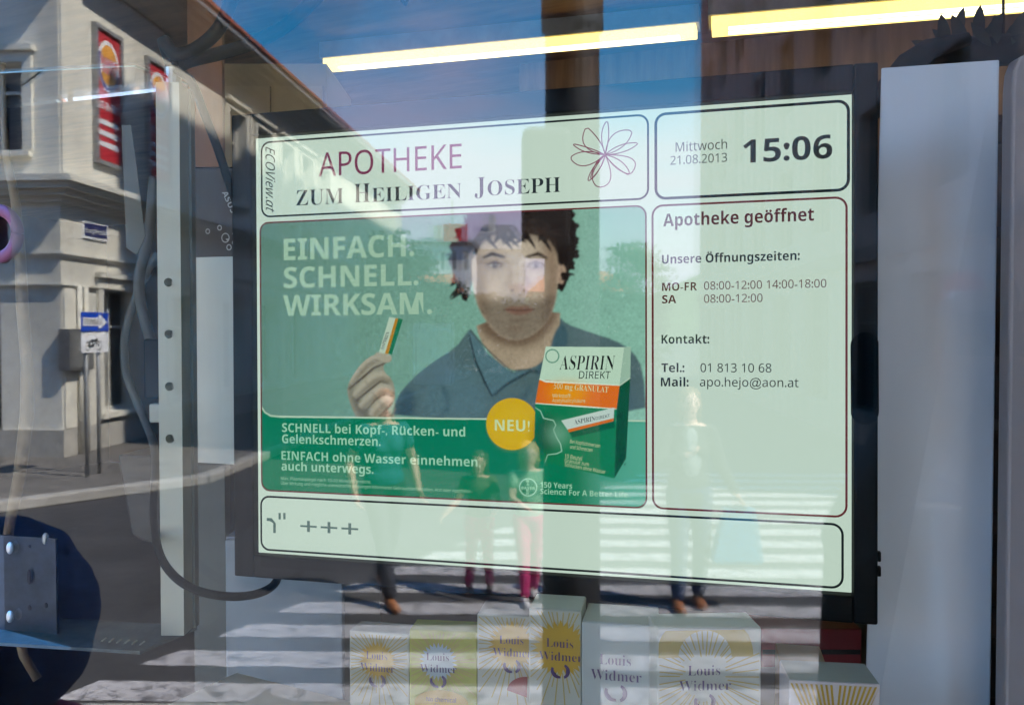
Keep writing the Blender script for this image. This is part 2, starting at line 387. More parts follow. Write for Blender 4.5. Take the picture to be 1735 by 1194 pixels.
# ---- banners on the corner house
red = mat('red_banner_cloth', (.50, .018, .03), .75, var=.15); white = mat('white_print', (.80, .80, .80), .7, var=.05)
bunc = mat('orange_bun_print', (.80, .36, .05), .7, var=.1); bluep = mat('blue_print', (.02, .05, .30), .7); redp = mat('red_print', (.60, .02, .03), .7)
def disc(mb, fr, sc, zc, n_, rx, rz, a0=0, a1=360, k=40, inner=0.0):
    for i in range(k):
        t0, t1 = math.radians(a0+(a1-a0)*i/k), math.radians(a0+(a1-a0)*(i+1)/k)
        q = [(inner, t0), (1, t0), (1, t1), (inner, t1)]
        mb.quad(*[fr(sc+rx*rr*math.cos(t_), n_, zc+rz*rr*math.sin(t_)) for rr, t_ in q])
for bi, (s0, s1) in enumerate((b1, b2)):
    lab = ('red burger banner in full sun nearest the house corner, with three white arrows', 'red burger banner in the shade, second from the house corner, partly behind the grey post')[bi]
    th_ = thing('banner', lab, 'banner', LB(s0, .1, zbm), 'red banners on the corner house')
    m1 = MB(); e = .07; LB.box(m1, s0-e, s0, .004, .09, zbm, zt); LB.box(m1, s1, s1+e, .004, .09, zbm, zt); LB.box(m1, s0-e, s1+e, .004, .09, zt+.002, zt+e); LB.box(m1, s0-e, s1+e, .004, .09, zbm-e, zbm-.002); m1.build('frame', zinc, th_)
    m1 = MB(); LB.box(m1, s0+.003, s1-.003, .01, .05, zbm+.003, zt-.003); m1.build('cloth', red, th_)
    w = s1-s0; H_ = zt-zbm; sc = (s0+s1)/2; zc = zt-H_*.255; rr = min(w*.47, H_*.22); rx = w*.47; rz = H_*.20
    m1 = MB(); disc(m1, LB, sc, zc, .053, rx, rz); em = m1.build('emblem', white, th_)
    m1 = MB(); disc(m1, LB, sc, zc, .056, rx*.95, rz*.95, 150, 345, inner=.86); m1.build('ring', bluep, em)
    m1 = MB(); disc(m1, LB, sc, zc+rz*.30, .059, rx*.70, rz*.52, 5, 175); m1.build('bun_top', bunc, em); m1 = MB(); disc(m1, LB, sc, zc-rz*.30, .059, rx*.70, rz*.42, 185, 355); m1.build('bun_bottom', bunc, em)
    rg = np.cross(ZUP, LB.n)
    m1 = MB(); text3(m1, 'BURGER', LB(sc, .062, zc+rz*.02), rg, ZUP, rx*1.5, rz*.27, .02, center=False)
    m1 = MB(); o_ = LB(sc, .062, zc+rz*.02)-rg*rx*.75; text3(m1, 'BURGER', o_, rg, ZUP, rx*1.5, rz*.26, .02)
    o_ = LB(sc, .062, zc-rz*.31)-rg*rx*.6; text3(m1, 'KING', o_, rg, ZUP, rx*1.2, rz*.26, .02); m1.build('lettering', redp, em)
    m1 = MB(); o_ = LB(sc, .056, zt-H_*.60)-rg*w*.44; text3(m1, 'DRIVE IN', o_, rg, ZUP, w*.88, H_*.055, .02); m1.build('lettering', white, th_)
    for fz in (.70, .785, .87):
        z_ = zt-H_*fz; hb = H_*.019
        m1 = MB().add([LB(s0+.03*w, .056, z_-hb), LB(s0+.74*w, .056, z_-hb), LB(s0+.74*w, .056, z_-hb*1.9), LB(s1-.04*w, .056, z_), LB(s0+.74*w, .056, z_+hb*1.9), LB(s0+.74*w, .056, z_+hb), LB(s0+.03*w, .056, z_+hb)], [(0, 1, 2, 3, 4, 5, 6)])
        m1.build('arrow', white, th_)

# ---- street name plate
navy = mat('navy_enamel', (.012, .018, .10), .3, var=.1)
p0, p1 = on_facade(140, 376), on_facade(178, 406)
th_ = thing('street_name_plate', 'dark blue enamel street name plate on the sunlit wall under the ledge', 'street sign', LB(p0[0], 0, p1[1]))
m1 = MB(); LB.box(m1, p0[0]-.05, p1[0]+.05, .004, .03, p1[1]-.04, p0[1]+.04); m1.build('border', white, th_)
m1 = MB(); LB.box(m1, p0[0], p1[0], .031, .036, p1[1], p0[1]); m1.build('plate', navy, th_)
rg = np.cross(ZUP, LB.n); m1 = MB(); w = p1[0]-p0[0]; text3(m1, 'Längenfeldgasse', LB((p0[0]+p1[0])/2, .039, (p0[1]+p1[1])/2-.05)-rg*w*.46, rg, ZUP, w*.92, (p0[1]-p1[1])*.36, .01); m1.build('lettering', white, th_)

# ---- one-way sign with bicycle plate on two thin poles
pb = Hz(158, 806, .12)
s0, z1 = on_facade(136, 528, base=pb); s1, z0 = on_facade(183, 561, base=pb); SG = Fr(pb, D, NV)
th_ = thing('one_way_sign', 'blue one-way sign with white arrow above a white bicycle plate on thin poles', 'traffic sign', mir(pb))
for ds in (.28, .72):
    s_ = s0+(s1-s0)*ds; m1 = MB().tube([SG(s_, -.04, .12), SG(s_, -.04, z1-.02)], .028, 10); m1.build('pole', zinc, th_, smooth=True)
blue = mat('blue_sign_film', (.01, .07, .50), .35, var=.05)
m1 = MB(); SG.box(m1, s0, s1, 0, .012, z0, z1); pl = m1.build('sign_plate', blue, th_, bevel=.004)
w = s1-s0; hh = z1-z0; zc = (z0+z1)/2
m1 = MB().add([SG(s0+.05*w, .015, zc-.22*hh), SG(s0+.62*w, .015, zc-.22*hh), SG(s0+.62*w, .015, zc-.42*hh), SG(s0+.95*w, .015, zc), SG(s0+.62*w, .015, zc+.42*hh), SG(s0+.62*w, .015, zc+.22*hh), SG(s0+.05*w, .015, zc+.22*hh)], [tuple(range(7))]); m1.build('arrow', white, pl)
blk = mat('black_print', (.02, .02, .02), .6)
m1 = MB(); text3(m1, 'EINBAHN', SG(s0+.70*w, .018, zc-.13*hh) if np.dot(rg, SG.s) < 0 else SG(s0+.08*w, .018, zc-.13*hh), rg, ZUP, w*.60, hh*.26, .01); m1.build('lettering', blk, pl)
zq1 = z0-.02; zq0 = on_facade(136, 598, base=pb)[1]
m1 = MB(); SG.box(m1, s0, s1, 0, .012, zq0, zq1); pl = m1.build('sign_plate', white, th_, bevel=.004)
m1 = MB(); r_ = (zq1-zq0)*.24; cz = zq0+r_*1.35; ca, cb = s0+w*.22, s0+w*.62
for c_ in (ca, cb): disc(m1, SG, c_, cz, .015, r_, r_, inner=.80)
def bar(a, b_, t_=.014):
    a, b_ = np.array(a), np.array(b_); d_ = b_-a; q = np.array([-d_[1], d_[0]])/np.linalg.norm(d_)*t_
    m1.quad(*[SG(*(p[0], .0155, p[1])) for p in (a-q, b_-q, b_+q, a+q)])
bar((ca, cz), (ca+w*.13, cz+r_*1.2)); bar((ca+w*.13, cz+r_*1.2), (cb-w*.07, cz+r_*1.2)); bar((cb, cz), (cb-w*.09, cz+r_*1.7)); bar((ca+w*.13, cz+r_*1.2), (ca+w*.19, cz)); bar((ca+w*.19, cz), (cb-w*.07, cz+r_*1.2)); bar((ca, cz), (ca+w*.19, cz))
m1.build('bicycle_symbol', blk, pl)
th_ = thing('utility_cabinet', 'grey utility cabinet on the sunlit wall behind the one-way sign', 'cabinet', LB(on_facade(118, 625)[0], 0, on_facade(118, 625)[1]))
q0, q1 = on_facade(118, 557, .2), on_facade(160, 625, .2)
m1 = MB(); LB.box(m1, q0[0], q1[0], .01, .20, q1[1], q0[1]); m1.build('housing', mat('grey_cabinet_paint', (.12, .12, .12), .5), th_, bevel=.01)
m1 = MB(); LB.box(m1, q0[0]+.04, q1[0]-.04, .202, .212, q1[1]+.04, q0[1]-.04); m1.build('door', mat('grey_cabinet_door', (.15, .15, .145), .5), th_)

# ================================================================ house in shadow on the right
q = P(1735, 561, 10.3); RBo = V(q[0], q[1], 0)
brn = mat('brown_slatted_cladding', (.42, .30, .24), .8, var=.5, scale=3.0, stretch=(1, 1, .12), bump=.4, bscale=14)
RB = Fr(RBo, D, -NV); RB2 = Fr(RBo, NV, -D)
rb = thing('apartment_house', 'tall brown-clad apartment house in deep shade at the right of the street', 'house', mir(RBo))
holes = [(1.5+3.2*k, 2.9+3.2*k, 4.2+3.3*j, 6.1+3.3*j) for k in range(8) for j in range(5)]
door_h = [(1.6+3.2*k, 3.9+3.2*k-.4, .6, 3.0) for k in range(8)]
wb = MB(); wall_holes(wb, RB, 0, 27, 0, 22.4, holes+door_h); wall_holes(wb, RB2, 0, 10, 0, 22.4, [(1.2+3*k, 2.6+3*k, 4.2+3.3*j, 6.1+3.3*j) for k in range(3) for j in range(5)])
wb.quad(RB(27, 0, 0), RB(27, -10, 0), RB(27, -10, 22.4), RB(27, 0, 22.4)); wb.quad(RB(0, -10, 0), RB(27, -10, 0), RB(27, -10, 22.4), RB(0, -10, 22.4)); wb.build('wall', brn, rb)
for h_ in holes+door_h: window(RB, h_, rb, surround=False, sill=False, fm=darkwood)
for k in range(3):
    for j in range(5): window(RB2, (1.2+3*k, 2.6+3*k, 4.2+3.3*j, 6.1+3.3*j), rb, surround=False, sill=False, fm=darkwood)
m1 = MB(); RB.box(m1, -.3, 27.3, -10.3, .3, 22.42, 22.8); m1.build('roof', zinc, rb)
m1 = MB(); RB.box(m1, -.05, 27, .003, .12, 3.35, 3.6); m1.build('ledge', darkwood, rb)
# tag no-entry sign in front of it
q = P(1634, 561, 11.3)
th_ = thing('no_entry_sign', 'round red no-entry sign with white bar on a steel pole', 'traffic sign', mir(V(q[0], q[1], .0)))
fwd = mir(F)*V(1, 1, 0); fwd /= np.linalg.norm(fwd); nrm = -fwd; NS = Fr(V(0, 0, 0), V(1, 0, 0), V(0, 1, 0)); NS.o = mir(V(q[0], q[1], 0)); NS.n = nrm; NS.s = mir(R)
zc = 2.1+(561-500)/FPX*11.3
m1 = MB().tube([NS(0, -.05, 0), NS(0, -.05, zc+.3)], .03, 10); m1.build('pole', zinc, th_, smooth=True)
m1 = MB(); disc(m1, NS, 0, zc, .0, .31, .31); o_ = m1.build('disc', redp, th_); o_.modifiers.new('s', 'SOLIDIFY').thickness = .006
m1 = MB(); NS.box(m1, -.20, .20, .006, .010, zc-.05, zc+.05); m1.build('bar', white, o_)

# ================================================================ far end of the street
def simple_house(label, px0, px1, ytop, Z, roofm, wallm, depth=8, roofh=1.6, floors=2, cols=4, kind='far_house'):
    a = P(px0, 561, Z); b_ = P(px1, 561, Z); a[2] = b_[2] = 0; s_ = (b_-a)/np.linalg.norm(b_-a); w = np.linalg.norm(b_-a)
    n_ = V(s_[1], -s_[0], 0); fr = Fr(a, s_, n_); H_ = 2.1+(561-ytop)/FPX*Z-roofh
    t_ = thing(kind, label, 'house', mir(a)); fh = H_/floors; hs = []
    for j in range(floors):
        for i in range(cols): hs.append((w*(i+.3)/cols, w*(i+.7)/cols, fh*j+fh*.3, fh*j+fh*.8))
    mb = MB(); wall_holes(mb, fr, 0, w, 0, H_, hs)
    mb.quad(fr(0, 0, 0), fr(0, -depth, 0), fr(0, -depth, H_), fr(0, 0, H_)); mb.quad(fr(w, 0, 0), fr(w, -depth, 0), fr(w, -depth, H_), fr(w, 0, H_)); mb.quad(fr(0, -depth, 0), fr(w, -depth, 0), fr(w, -depth, H_), fr(0, -depth, H_)); mb.build('wall', wallm, t_)
    for h_ in hs: window(fr, h_, t_, sill=False, surround=False)
    m1 = MB(); e = .4; m1.add([fr(-e, e, H_), fr(w+e, e, H_), fr(w+e, -depth-e, H_), fr(-e, -depth-e, H_), fr(w*.2, -depth/2, H_+roofh), fr(w*.8, -depth/2, H_+roofh)], [(0, 1, 5, 4), (1, 2, 5), (2, 3, 4, 5), (3, 0, 4), (3, 2, 1, 0)]); m1.build('roof', roofm, t_)
    m1 = MB(); fr.box(m1, w*.3, w*.3+.6, -depth*.4, -depth*.4+.6, H_+roofh*.4, H_+roofh+.7); m1.build('chimney', cream2, t_)
    return t_, fr, w, H_
whitew = mat('white_render', (.75, .74, .72), .85, var=.08); greyr = mat('grey_roof', (.20, .20, .22), .7, var=.2)
orang = mat('orange_roof_tiles', (.50, .17, .08), .8, var=.25, scale=4, bump=.4, bscale=9)
simple_house('low house with an orange tiled roof half hidden by street trees', 640, 790, 455, 40, orang, whitew, roofh=2.2, floors=1, cols=4, kind='low_house')
t_, fr, w, H_ = simple_house('white house at the end of the street with a red sign on its roof', 700, 800, 392, 62, greyr, whitew, roofh=.8, floors=3, cols=5)
sg = thing('roof_sign', 'small square red sign on a mast above the white far house', 'sign', fr(w*.62, -.2, H_))
m1 = MB().tube([fr(w*.66, -.3, H_), fr(w*.66, -.3, H_+3.0)], .07, 8); m1.build('mast', zinc, sg)
m1 = MB(); fr.box(m1, w*.52, w*.52+1.7, -.2, .0, H_-.3, H_+1.3); m1.build('panel', redp, sg, bevel=.02)
simple_house('pale house with a blank wall closing the street, left of the pole', 800, 890, 372, 75, greyr, mat('grey_render', (.42, .41, .42), .9, var=.25, scale=.4), roofh=2.6, floors=1, cols=0)
simple_house('low cream house with an orange roof right of the pole', 905, 1075, 452, 52, orang, cream, roofh=1.5, floors=2, cols=7)
# sunlit slatted gate further down the left pavement
g0_ = Hz(700, 652, .12); gt = thing('slatted_gate', 'white slatted gate in the sun beyond the corner house', 'gate', mir(g0_))
GF = Fr(g0_, R*V(1, 1, 0), -F*V(1, 1, 0)/np.linalg.norm(F[:2])); Zg = np.dot(g0_-C, F); wg = 72*Zg/FPX; hg = 110*Zg/FPX
for k in range(12):
    m1 = MB(); GF.box(m1, wg*k/12, wg*(k+.72)/12, 0, .04, .15, hg); m1.build('slat', whitew, gt)
m1 = MB(); GF.box(m1, -.05, wg+.03, -.06, -.003, .4, .5); GF.box(m1, -.05, wg+.03, -.06, -.003, hg-.3, hg-.2); m1.build('rail', zinc, gt)

bark = mat('tree_bark', (.10, .08, .06), .9, var=.3)
def leafm(nm, c): return mat(nm, c, .6, var=.55, scale=1.5)
def tree(label, px, Z, ytop, rad, m_, seed, group='street trees'):
    rnd = random.Random(seed); b_ = P(px, 561, Z); b_ = mir(V(b_[0], b_[1], .05)); top = 2.1+(561-ytop)/FPX*Z
    t_ = thing('tree', label, 'tree', b_, group)
    mb = MB(); mb.tube([b_, b_+V(.05, .02, top*.3), b_+V(-.05, .05, top*.55), b_+V(.05, 0, top*.8)], [.2, .16, .11, .04], 8)
    for k in range(7):
        a = rnd.uniform(0, 6.28); z_ = top*rnd.uniform(.3, .6); mb.tube([b_+V(0, 0, z_), b_+V(math.cos(a)*rad*.4, math.sin(a)*rad*.4, z_+top*.12), b_+V(math.cos(a)*rad*.75, math.sin(a)*rad*.75, z_+top*.25)], [.07, .045, .02], 5)
    mb.build('trunk', bark, t_, smooth=True)
    cr = MB(); cl = []
    for k in range(26):
        a = rnd.uniform(0, 6.28); u_ = rnd.uniform(0, 1); z_ = top*(.38+.55*u_); rr = rad*math.sqrt(max(.02, 1-(2*u_-.9)**2/1.4))*rnd.uniform(.35, .95)
        cl.append((b_+V(math.cos(a)*rr, math.sin(a)*rr, z_), rad*rnd.uniform(.22, .42)))
    for c_, r_ in cl:
        for k in range(70):
            d_ = V(rnd.gauss(0, 1), rnd.gauss(0, 1), rnd.gauss(0, 1)); d_ /= np.linalg.norm(d_)+1e-6; p = c_+d_*r_*rnd.uniform(.5, 1.1)
            u_ = V(rnd.gauss(0, 1), rnd.gauss(0, 1), rnd.gauss(0, .6)); u_ /= np.linalg.norm(u_); v_ = np.cross(u_, d_); v_ /= np.linalg.norm(v_)+1e-6; q_ = rnd.uniform(.08, .17)*(.6+rad*.2)
            cr.quad(p-u_*q_, p-v_*q_*.6, p+u_*q_, p+v_*q_*.6)
    cr.build('crown', m_, t_)
lg = leafm('green_leaves', (.06, .11, .03)); lg2 = leafm('pale_leaves', (.10, .15, .06)); lg3 = leafm('dark_leaves', (.035, .07, .025))
def hedge(label, x0, x1, Z, ytop, seed):
    rnd = random.Random(seed); a, b_ = P(x0, 561, Z), P(x1, 561, Z); top = 2.1+(561-ytop)/FPX*Z; a, b_ = mir(V(a[0], a[1], 0)), mir(V(b_[0], b_[1], 0)); t_ = thing('hedge', label, 'hedge', (a+b_)/2); L_ = np.linalg.norm(b_-a); cr = MB()
    for k in range(int(L_*top*250)):
        u_ = rnd.random(); z_ = top*rnd.random()**.7*(.92+.1*math.sin(u_*L_*1.9)); p = a+(b_-a)*u_+V(rnd.uniform(-.7, .7), rnd.uniform(-.7, .7), z_); d1 = V(rnd.gauss(0, 1), rnd.gauss(0, 1), rnd.gauss(0, 1)); d1 /= np.linalg.norm(d1); d2 = np.cross(d1, V(rnd.gauss(0, 1), rnd.gauss(0, 1), 1)); d2 /= np.linalg.norm(d2); q_ = rnd.uniform(.10, .22); cr.quad(p-d1*q_, p-d2*q_*.6, p+d1*q_, p+d2*q_*.6)
    cr.build('foliage', lg3, t_); st2 = MB()
    for k in range(12): p = a+(b_-a)*(k+.5)/12; st2.tube([p, p+V(0, 0, top*.7)], .04, 6)
    st2.build('stems', bark, t_); return t_
hedge('tall green hedge across the end of the street behind the pole', 786, 1112, 36, 500, 9)
tree('dark tree right beside the far end of the corner house', 612, 33, 372, 2.0, lg3, 1)
tree('broad green tree, second from the far end of the corner house', 656, 35, 392, 2.2, lg, 2)
tree('green tree whose crown hides the white far house', 700, 37, 425, 2.1, lg3, 3)
tree('lowest of the street trees, above the orange roof', 742, 44, 470, 2.0, lg, 4)
tree('pale green tree standing right of the dark pole', 1068, 42, 408, 2.0, lg2, 5)
tree('small dark tree against the shaded apartment house', 1098, 48, 440, 1.8, lg3, 6)

# ================================================================ signal pole at the kerb
blackp = mat('black_pole_paint', (.018, .018, .02), .55, var=.2)
pz = 3.4; q = P(969, 561, pz); PB = mir(V(q[0], q[1], .14))
th_ = thing('signal_pole', 'thick dark signal pole with a lamp housing on its left side at the kerb', 'traffic light', PB)
rp_ = 47/FPX*pz
m1 = MB(); m1.tube([PB, PB+V(0, 0, 1.6), PB+V(0, 0, 3.12)], [rp_*1.10, rp_*1.02, rp_*.97], 24); m1.build('pole', blackp, th_, smooth=False)
m1 = MB(); m1.tube([PB+V(0, 0, 3.121), PB+V(0, 0, 4.6)], rp_*1.12, 24); m1.build('sleeve', blackp, th_)
m1 = MB(); m1.tube([PB, PB+V(0, 0, .05)], rp_*1.6, 24); m1.build('base_plate', zinc, th_)
hz1 = 2.1+(561-224)/FPX*pz; hz0 = 2.1+(561-436)/FPX*pz; rs = mir(R); fs_ = mir(F)*V(1, 1, 0); fs_ /= np.linalg.norm(fs_)
hc = PB*V(1, 1, 0)-rs*(42/FPX*pz)-fs_*.0
m1 = MB(); m1.box(V(hc[0], hc[1], hz0)-rs*.10-fs_*.11, rs*.20, fs_*.22, V(0, 0, hz1-hz0)); hd = m1.build('signal_head', blackp, th_, bevel=.035, bseg=4)
for k, c_ in enumerate((mat('unlit_red_lens', (.15, .01, .01), .2), mat('unlit_green_lens', (.01, .10, .04), .2))):
    zz_ = hz1-.12-k*.23; cc = V(hc[0], hc[1], zz_)+fs_*.111
    m1 = MB().tube([cc, cc+fs_*.012], .07, 20); m1.build('lens', c_, hd)
    m1 = MB().tube([cc, cc+fs_*.09], [.085, .085], 20, cap=False); m1.build('visor', blackp, hd)

# ================================================================ people (reflected)
def remesh(mb, name, m, parent, vox, smooth_it=3):
    me = bpy.data.meshes.new(name); me.from_pydata(mb.v, [], mb.f); o = bpy.data.objects.new(name, me); COL.objects.link(o)
    r_ = o.modifiers.new('r', 'REMESH'); r_.mode = 'VOXEL'; r_.voxel_size = vox; r_.use_smooth_shade = True
    if smooth_it:
        s_ = o.modifiers.new('s', 'SMOOTH'); s_.iterations = smooth_it; s_.factor = .5
    bpy.context.view_layer.update()
    m2 = bpy.data.meshes.new_from_object(o.evaluated_get(bpy.context.evaluated_depsgraph_get()))
    bpy.data.objects.remove(o); bpy.data.meshes.remove(me)
    m2.name = name; m2.materials.clear(); m2.materials.append(m)
    o = bpy.data.objects.new(name, m2); COL.objects.link(o); attach(o, parent); return o
skin = mat('skin', (.55, .33, .24), .55, var=.1, scale=20); skin2 = mat('pale_skin', (.66, .43, .33), .55, var=.08, scale=20)
eyem = mat('eye_iris', (.02, .015, .01), .2); lipm = mat('lips', (.42, .12, .10), .4)
def person(label, base, yaw, h, top_m, leg_m, hair_m, pose, skin_m=skin, female=True, sleeve='short', shoe_m=None, hairlen=.10, legs_to='ankle', child=False, group=None, extra=None, vox=.008, jacket=None):
    """base: ground point, yaw: direction faced (rad, real world xy)"""
    t_ = thing('person', label, 'person', base, group)
    k = h/1.72; fy = V(math.cos(yaw), math.sin(yaw), 0); rx_ = V(fy[1], -fy[0], 0); base = np.asarray(base, float)
    hs = 1.18 if child else 1.0
    W_ = lambda p: base+rx_*p[0]*k+fy*p[1]*k+ZUP*p[2]*k
    J = dict(pose)
    def seg(mb, pts, rr, n_=14):
        mb.tube([W_(p) for p in pts], [r_*k for r_ in rr], n_)
        for p, r_ in ((pts[0], rr[0]), (pts[-1], rr[-1])): mb.ell(W_(p), rx_*r_*k, fy*r_*k, ZUP*r_*k, 14, 8)
    def el(mb, p, a, b_, c_): mb.ell(W_(p), rx_*a*k, fy*b_*k, ZUP*c_*k, 18, 12)
    hip = .088; sh = .165 if female else .19
    lean = J.get('lean', 0.0)
    mb = MB()
    # trunk
    el(mb, (0, 0, .95), .155, .105, .13); el(mb, (0, lean*.3, 1.10), .125, .09, .14); el(mb, (0, lean*.7, 1.28), .150 if female else .165, .10, .17); el(mb, (0, lean, 1.40), sh*.95, .075, .065)
    hd = J.get('head', (0, lean+.02, 1.60)); hx, hy, hz_ = hd
    seg(mb, [(0, lean, 1.40), (hx*.6, hy-.02, hz_-.08)], [.06, .052])
    a = hs
    el(mb, (hx, hy, hz_+.015), .074*a, .092*a, .098*a); el(mb, (hx, hy+.022*a, hz_-.045*a), .052*a, .062*a, .068*a)
    el(mb, (hx, hy+.088*a, hz_-.012*a), .012*a, .020*a, .024*a); el(mb, (hx, hy+.072*a, hz_-.088*a), .026*a, .018*a, .018*a)
    for s_ in (-1, 1): el(mb, (hx+s_*.076*a, hy-.005, hz_-.005), .010, .020*a, .032*a)
    # legs
    for s_, nm in ((-1, 'L'), (1, 'R')):
        kn = J['knee'+nm]; an = J['ankle'+nm]
        seg(mb, [(s_*hip, 0, .90), tuple((np.array((s_*hip, 0, .90))+np.array(kn))/2), kn], [.088, .072, .052]); seg(mb, [kn, tuple(np.array(kn)*.65+np.array(an)*.35+np.array((0, -.015, 0))), an], [.052, .054, .036])
        ft = J.get('foot'+nm, (0, .16)); to = (an[0]+ft[0], an[1]+ft[1], max(.025, an[2]-.055)); seg(mb, [(an[0], an[1]-.03, an[2]-.035), to], [.034, .026])
    # arms + hands
    for s_, nm in ((-1, 'L'), (1, 'R')):
        e_, w_ = J['elbow'+nm], J['wrist'+nm]; s0_ = (s_*sh, lean, 1.385)
        seg(mb, [s0_, tuple((np.array(s0_)+np.array(e_))/2), e_], [.052, .045, .036]); seg(mb, [e_, tuple(np.array(e_)*.65+np.array(w_)*.35), w_], [.036, .038, .025])
        d_ = J.get('hand'+nm); e3, w3 = np.array(e_), np.array(w_)
        d_ = (w3-e3)/np.linalg.norm(w3-e3) if d_ is None else np.array(d_, float)/np.linalg.norm(d_)
        side = np.array(J.get('side'+nm, (0, 1, 0)), float); side = side-d_*np.dot(side, d_); side /= np.linalg.norm(side); nrm_ = np.cross(d_, side)*J.get('curl'+nm, 1)
        pc = w3+d_*.045
        mb.ell(W_(pc), (rx_*side[0]+fy*side[1]+ZUP*side[2])*.040*k, (rx_*nrm_[0]+fy*nrm_[1]+ZUP*nrm_[2])*.016*k, (rx_*d_[0]+fy*d_[1]+ZUP*d_[2])*.052*k, 14, 10)
        for i, (o_, ln) in enumerate(((.028, .072), (.010, .080), (-.009, .074), (-.026, .058))):
            f0 = w3+d_*.080+side*o_; f1 = f0+(d_*.75+nrm_*.35)*ln*.5+side*o_*.12; f2 = f1+(d_*.45+nrm_*.8)*ln*.5
            seg(mb, [tuple(f0), tuple(f1), tuple(f2)], [.0095, .0085, .007], 8)
        t0 = w3+d_*.03+side*.030; t1 = t0+side*.030+d_*.028; t2 = t1+d_*.032+nrm_*.012; seg(mb, [tuple(t0), tuple(t1), tuple(t2)], [.012, .010, .008], 8)
    body = remesh(mb, 'body', skin_m, t_, vox)
    # eyes, lips, hair
    for s_ in (-1, 1):
        m1 = MB(); el(m1, (hx+s_*.030*a, hy+.079*a, hz_+.012*a), .011*a, .008*a, .006*a); m1.build('eye', eyem, t_, smooth=True)
    m1 = MB(); el(m1, (hx, hy+.086*a, hz_-.058*a), .020*a, .006*a, .007*a); m1.build('lips', lipm, t_, smooth=True)
    m1 = MB(); el(m1, (hx, hy-.020*a, hz_+.040*a), .088*a, .098*a, .092*a)
    m1.v = m1.v
    if hairlen > .05:
        el(m1, (hx, hy-.060*a, hz_-.03*a), .085*a, .055*a, .10*a+hairlen*.4)
        for s_ in (-1, 1): el(m1, (hx+s_*.072*a, hy-.025*a, hz_-hairlen*.3), .022*a, .045*a, .07*a+hairlen*.5)
    hr = remesh(m1, 'hair', hair_m, t_, .008, 1)
    for v in hr.data.vertices:
        q_ = noise.noise(v.co*38)*.010+noise.noise(v.co*90)*.004; n_ = Vector(v.co)-Vector(W_(hd)); v.co += n_.normalized()*q_
    # clothes
    m1 = MB()
    el(m1, (0, 0, .99), .172, .122, .13); el(m1, (0, lean*.3, 1.10), .150, .108, .15); el(m1, (0, lean*.7, 1.27), .168 if female else .182, .118, .18); el(m1, (0, lean, 1.395), sh, .085, .06)
    if female and not child:
        for s_ in (-1, 1): el(m1, (s_*.068, lean*.8+.075, 1.245), .062, .055, .062)
    for s_, nm in ((-1, 'L'), (1, 'R')):
        e_, w_ = np.array(J['elbow'+nm]), np.array(J['wrist'+nm]); s0_ = np.array((s_*sh, lean, 1.385))
        if sleeve == 'short': seg(m1, [tuple(s0_), tuple(s0_*.55+e_*.45)], [.062, .060])
        elif sleeve == 'long': seg(m1, [tuple(s0_), tuple(e_)], [.062, .050]); seg(m1, [tuple(e_), tuple(e_*.1+w_*.9)], [.050, .038])
    if jacket: el(m1, (0, -.01, .88), .185, .13, .16)
    remesh(m1, 'top', top_m, t_, .010, 4)
    m1 = MB(); el(m1, (0, -.005, .92), .170, .122, .125)
    for s_, nm in ((-1, 'L'), (1, 'R')):
        kn = J['knee'+nm]; an = J['ankle'+nm]; fl = .35 if legs_to == 'ankle' else .75
        end = tuple(np.array(an)*(1-0.0 if legs_to == 'ankle' else .55)+np.array(kn)*(0.0 if legs_to == 'ankle' else .45)); end = (end[0], end[1], end[2]+(.03 if legs_to == 'ankle' else 0))
        seg(m1, [(s_*hip, 0, .90), kn], [.102, .070]); seg(m1, [kn, end], [.070, .056])
    remesh(m1, 'trousers', leg_m, t_, .010, 4)
    for s_, nm in ((-1, 'L'), (1, 'R')):
        an = J['ankle'+nm]; ft = J.get('foot'+nm, (0, .16)); m1 = MB(); seg(m1, [(an[0], an[1]-.035, max(.03, an[2]-.04)), (an[0]+ft[0], an[1]+ft[1], max(.028, an[2]-.055))], [.042, .036]); remesh(m1, 'shoe', shoe_m or blackp, t_, .008, 1)
    return t_, W_, k
def pose(**kw):
    p = dict(kneeL=(-.10, .03, .49), kneeR=(.10, .0, .49), ankleL=(-.11, .0, .085), ankleR=(.11, -.02, .085), elbowL=(-.25, -.02, 1.10), elbowR=(.25, -.02, 1.10), wristL=(-.27, .07, .86), wristR=(.27, .07, .86)); p.update(kw); return p
def groundpt(px, py): return HM(px, py, 0.004)
FACE = math.atan2(0.90, 0.43)                    # faces the shop window
toward = math.atan2(-mir(F)[1], -mir(F)[0])
cl = lambda n_, c, **kw: mat(n_, c, .9, var=.18, scale=14, bump=.2, bscale=120, **kw)
tealm = cl('teal_knit', (.02, .12, .16)); darkj = cl('dark_trousers', (.018, .02, .03)); brownh = mat('brown_hair', (.06, .03, .015), .5, var=.4, scale=40)
orsh = mat('orange_leather', (.35, .13, .05), .6)
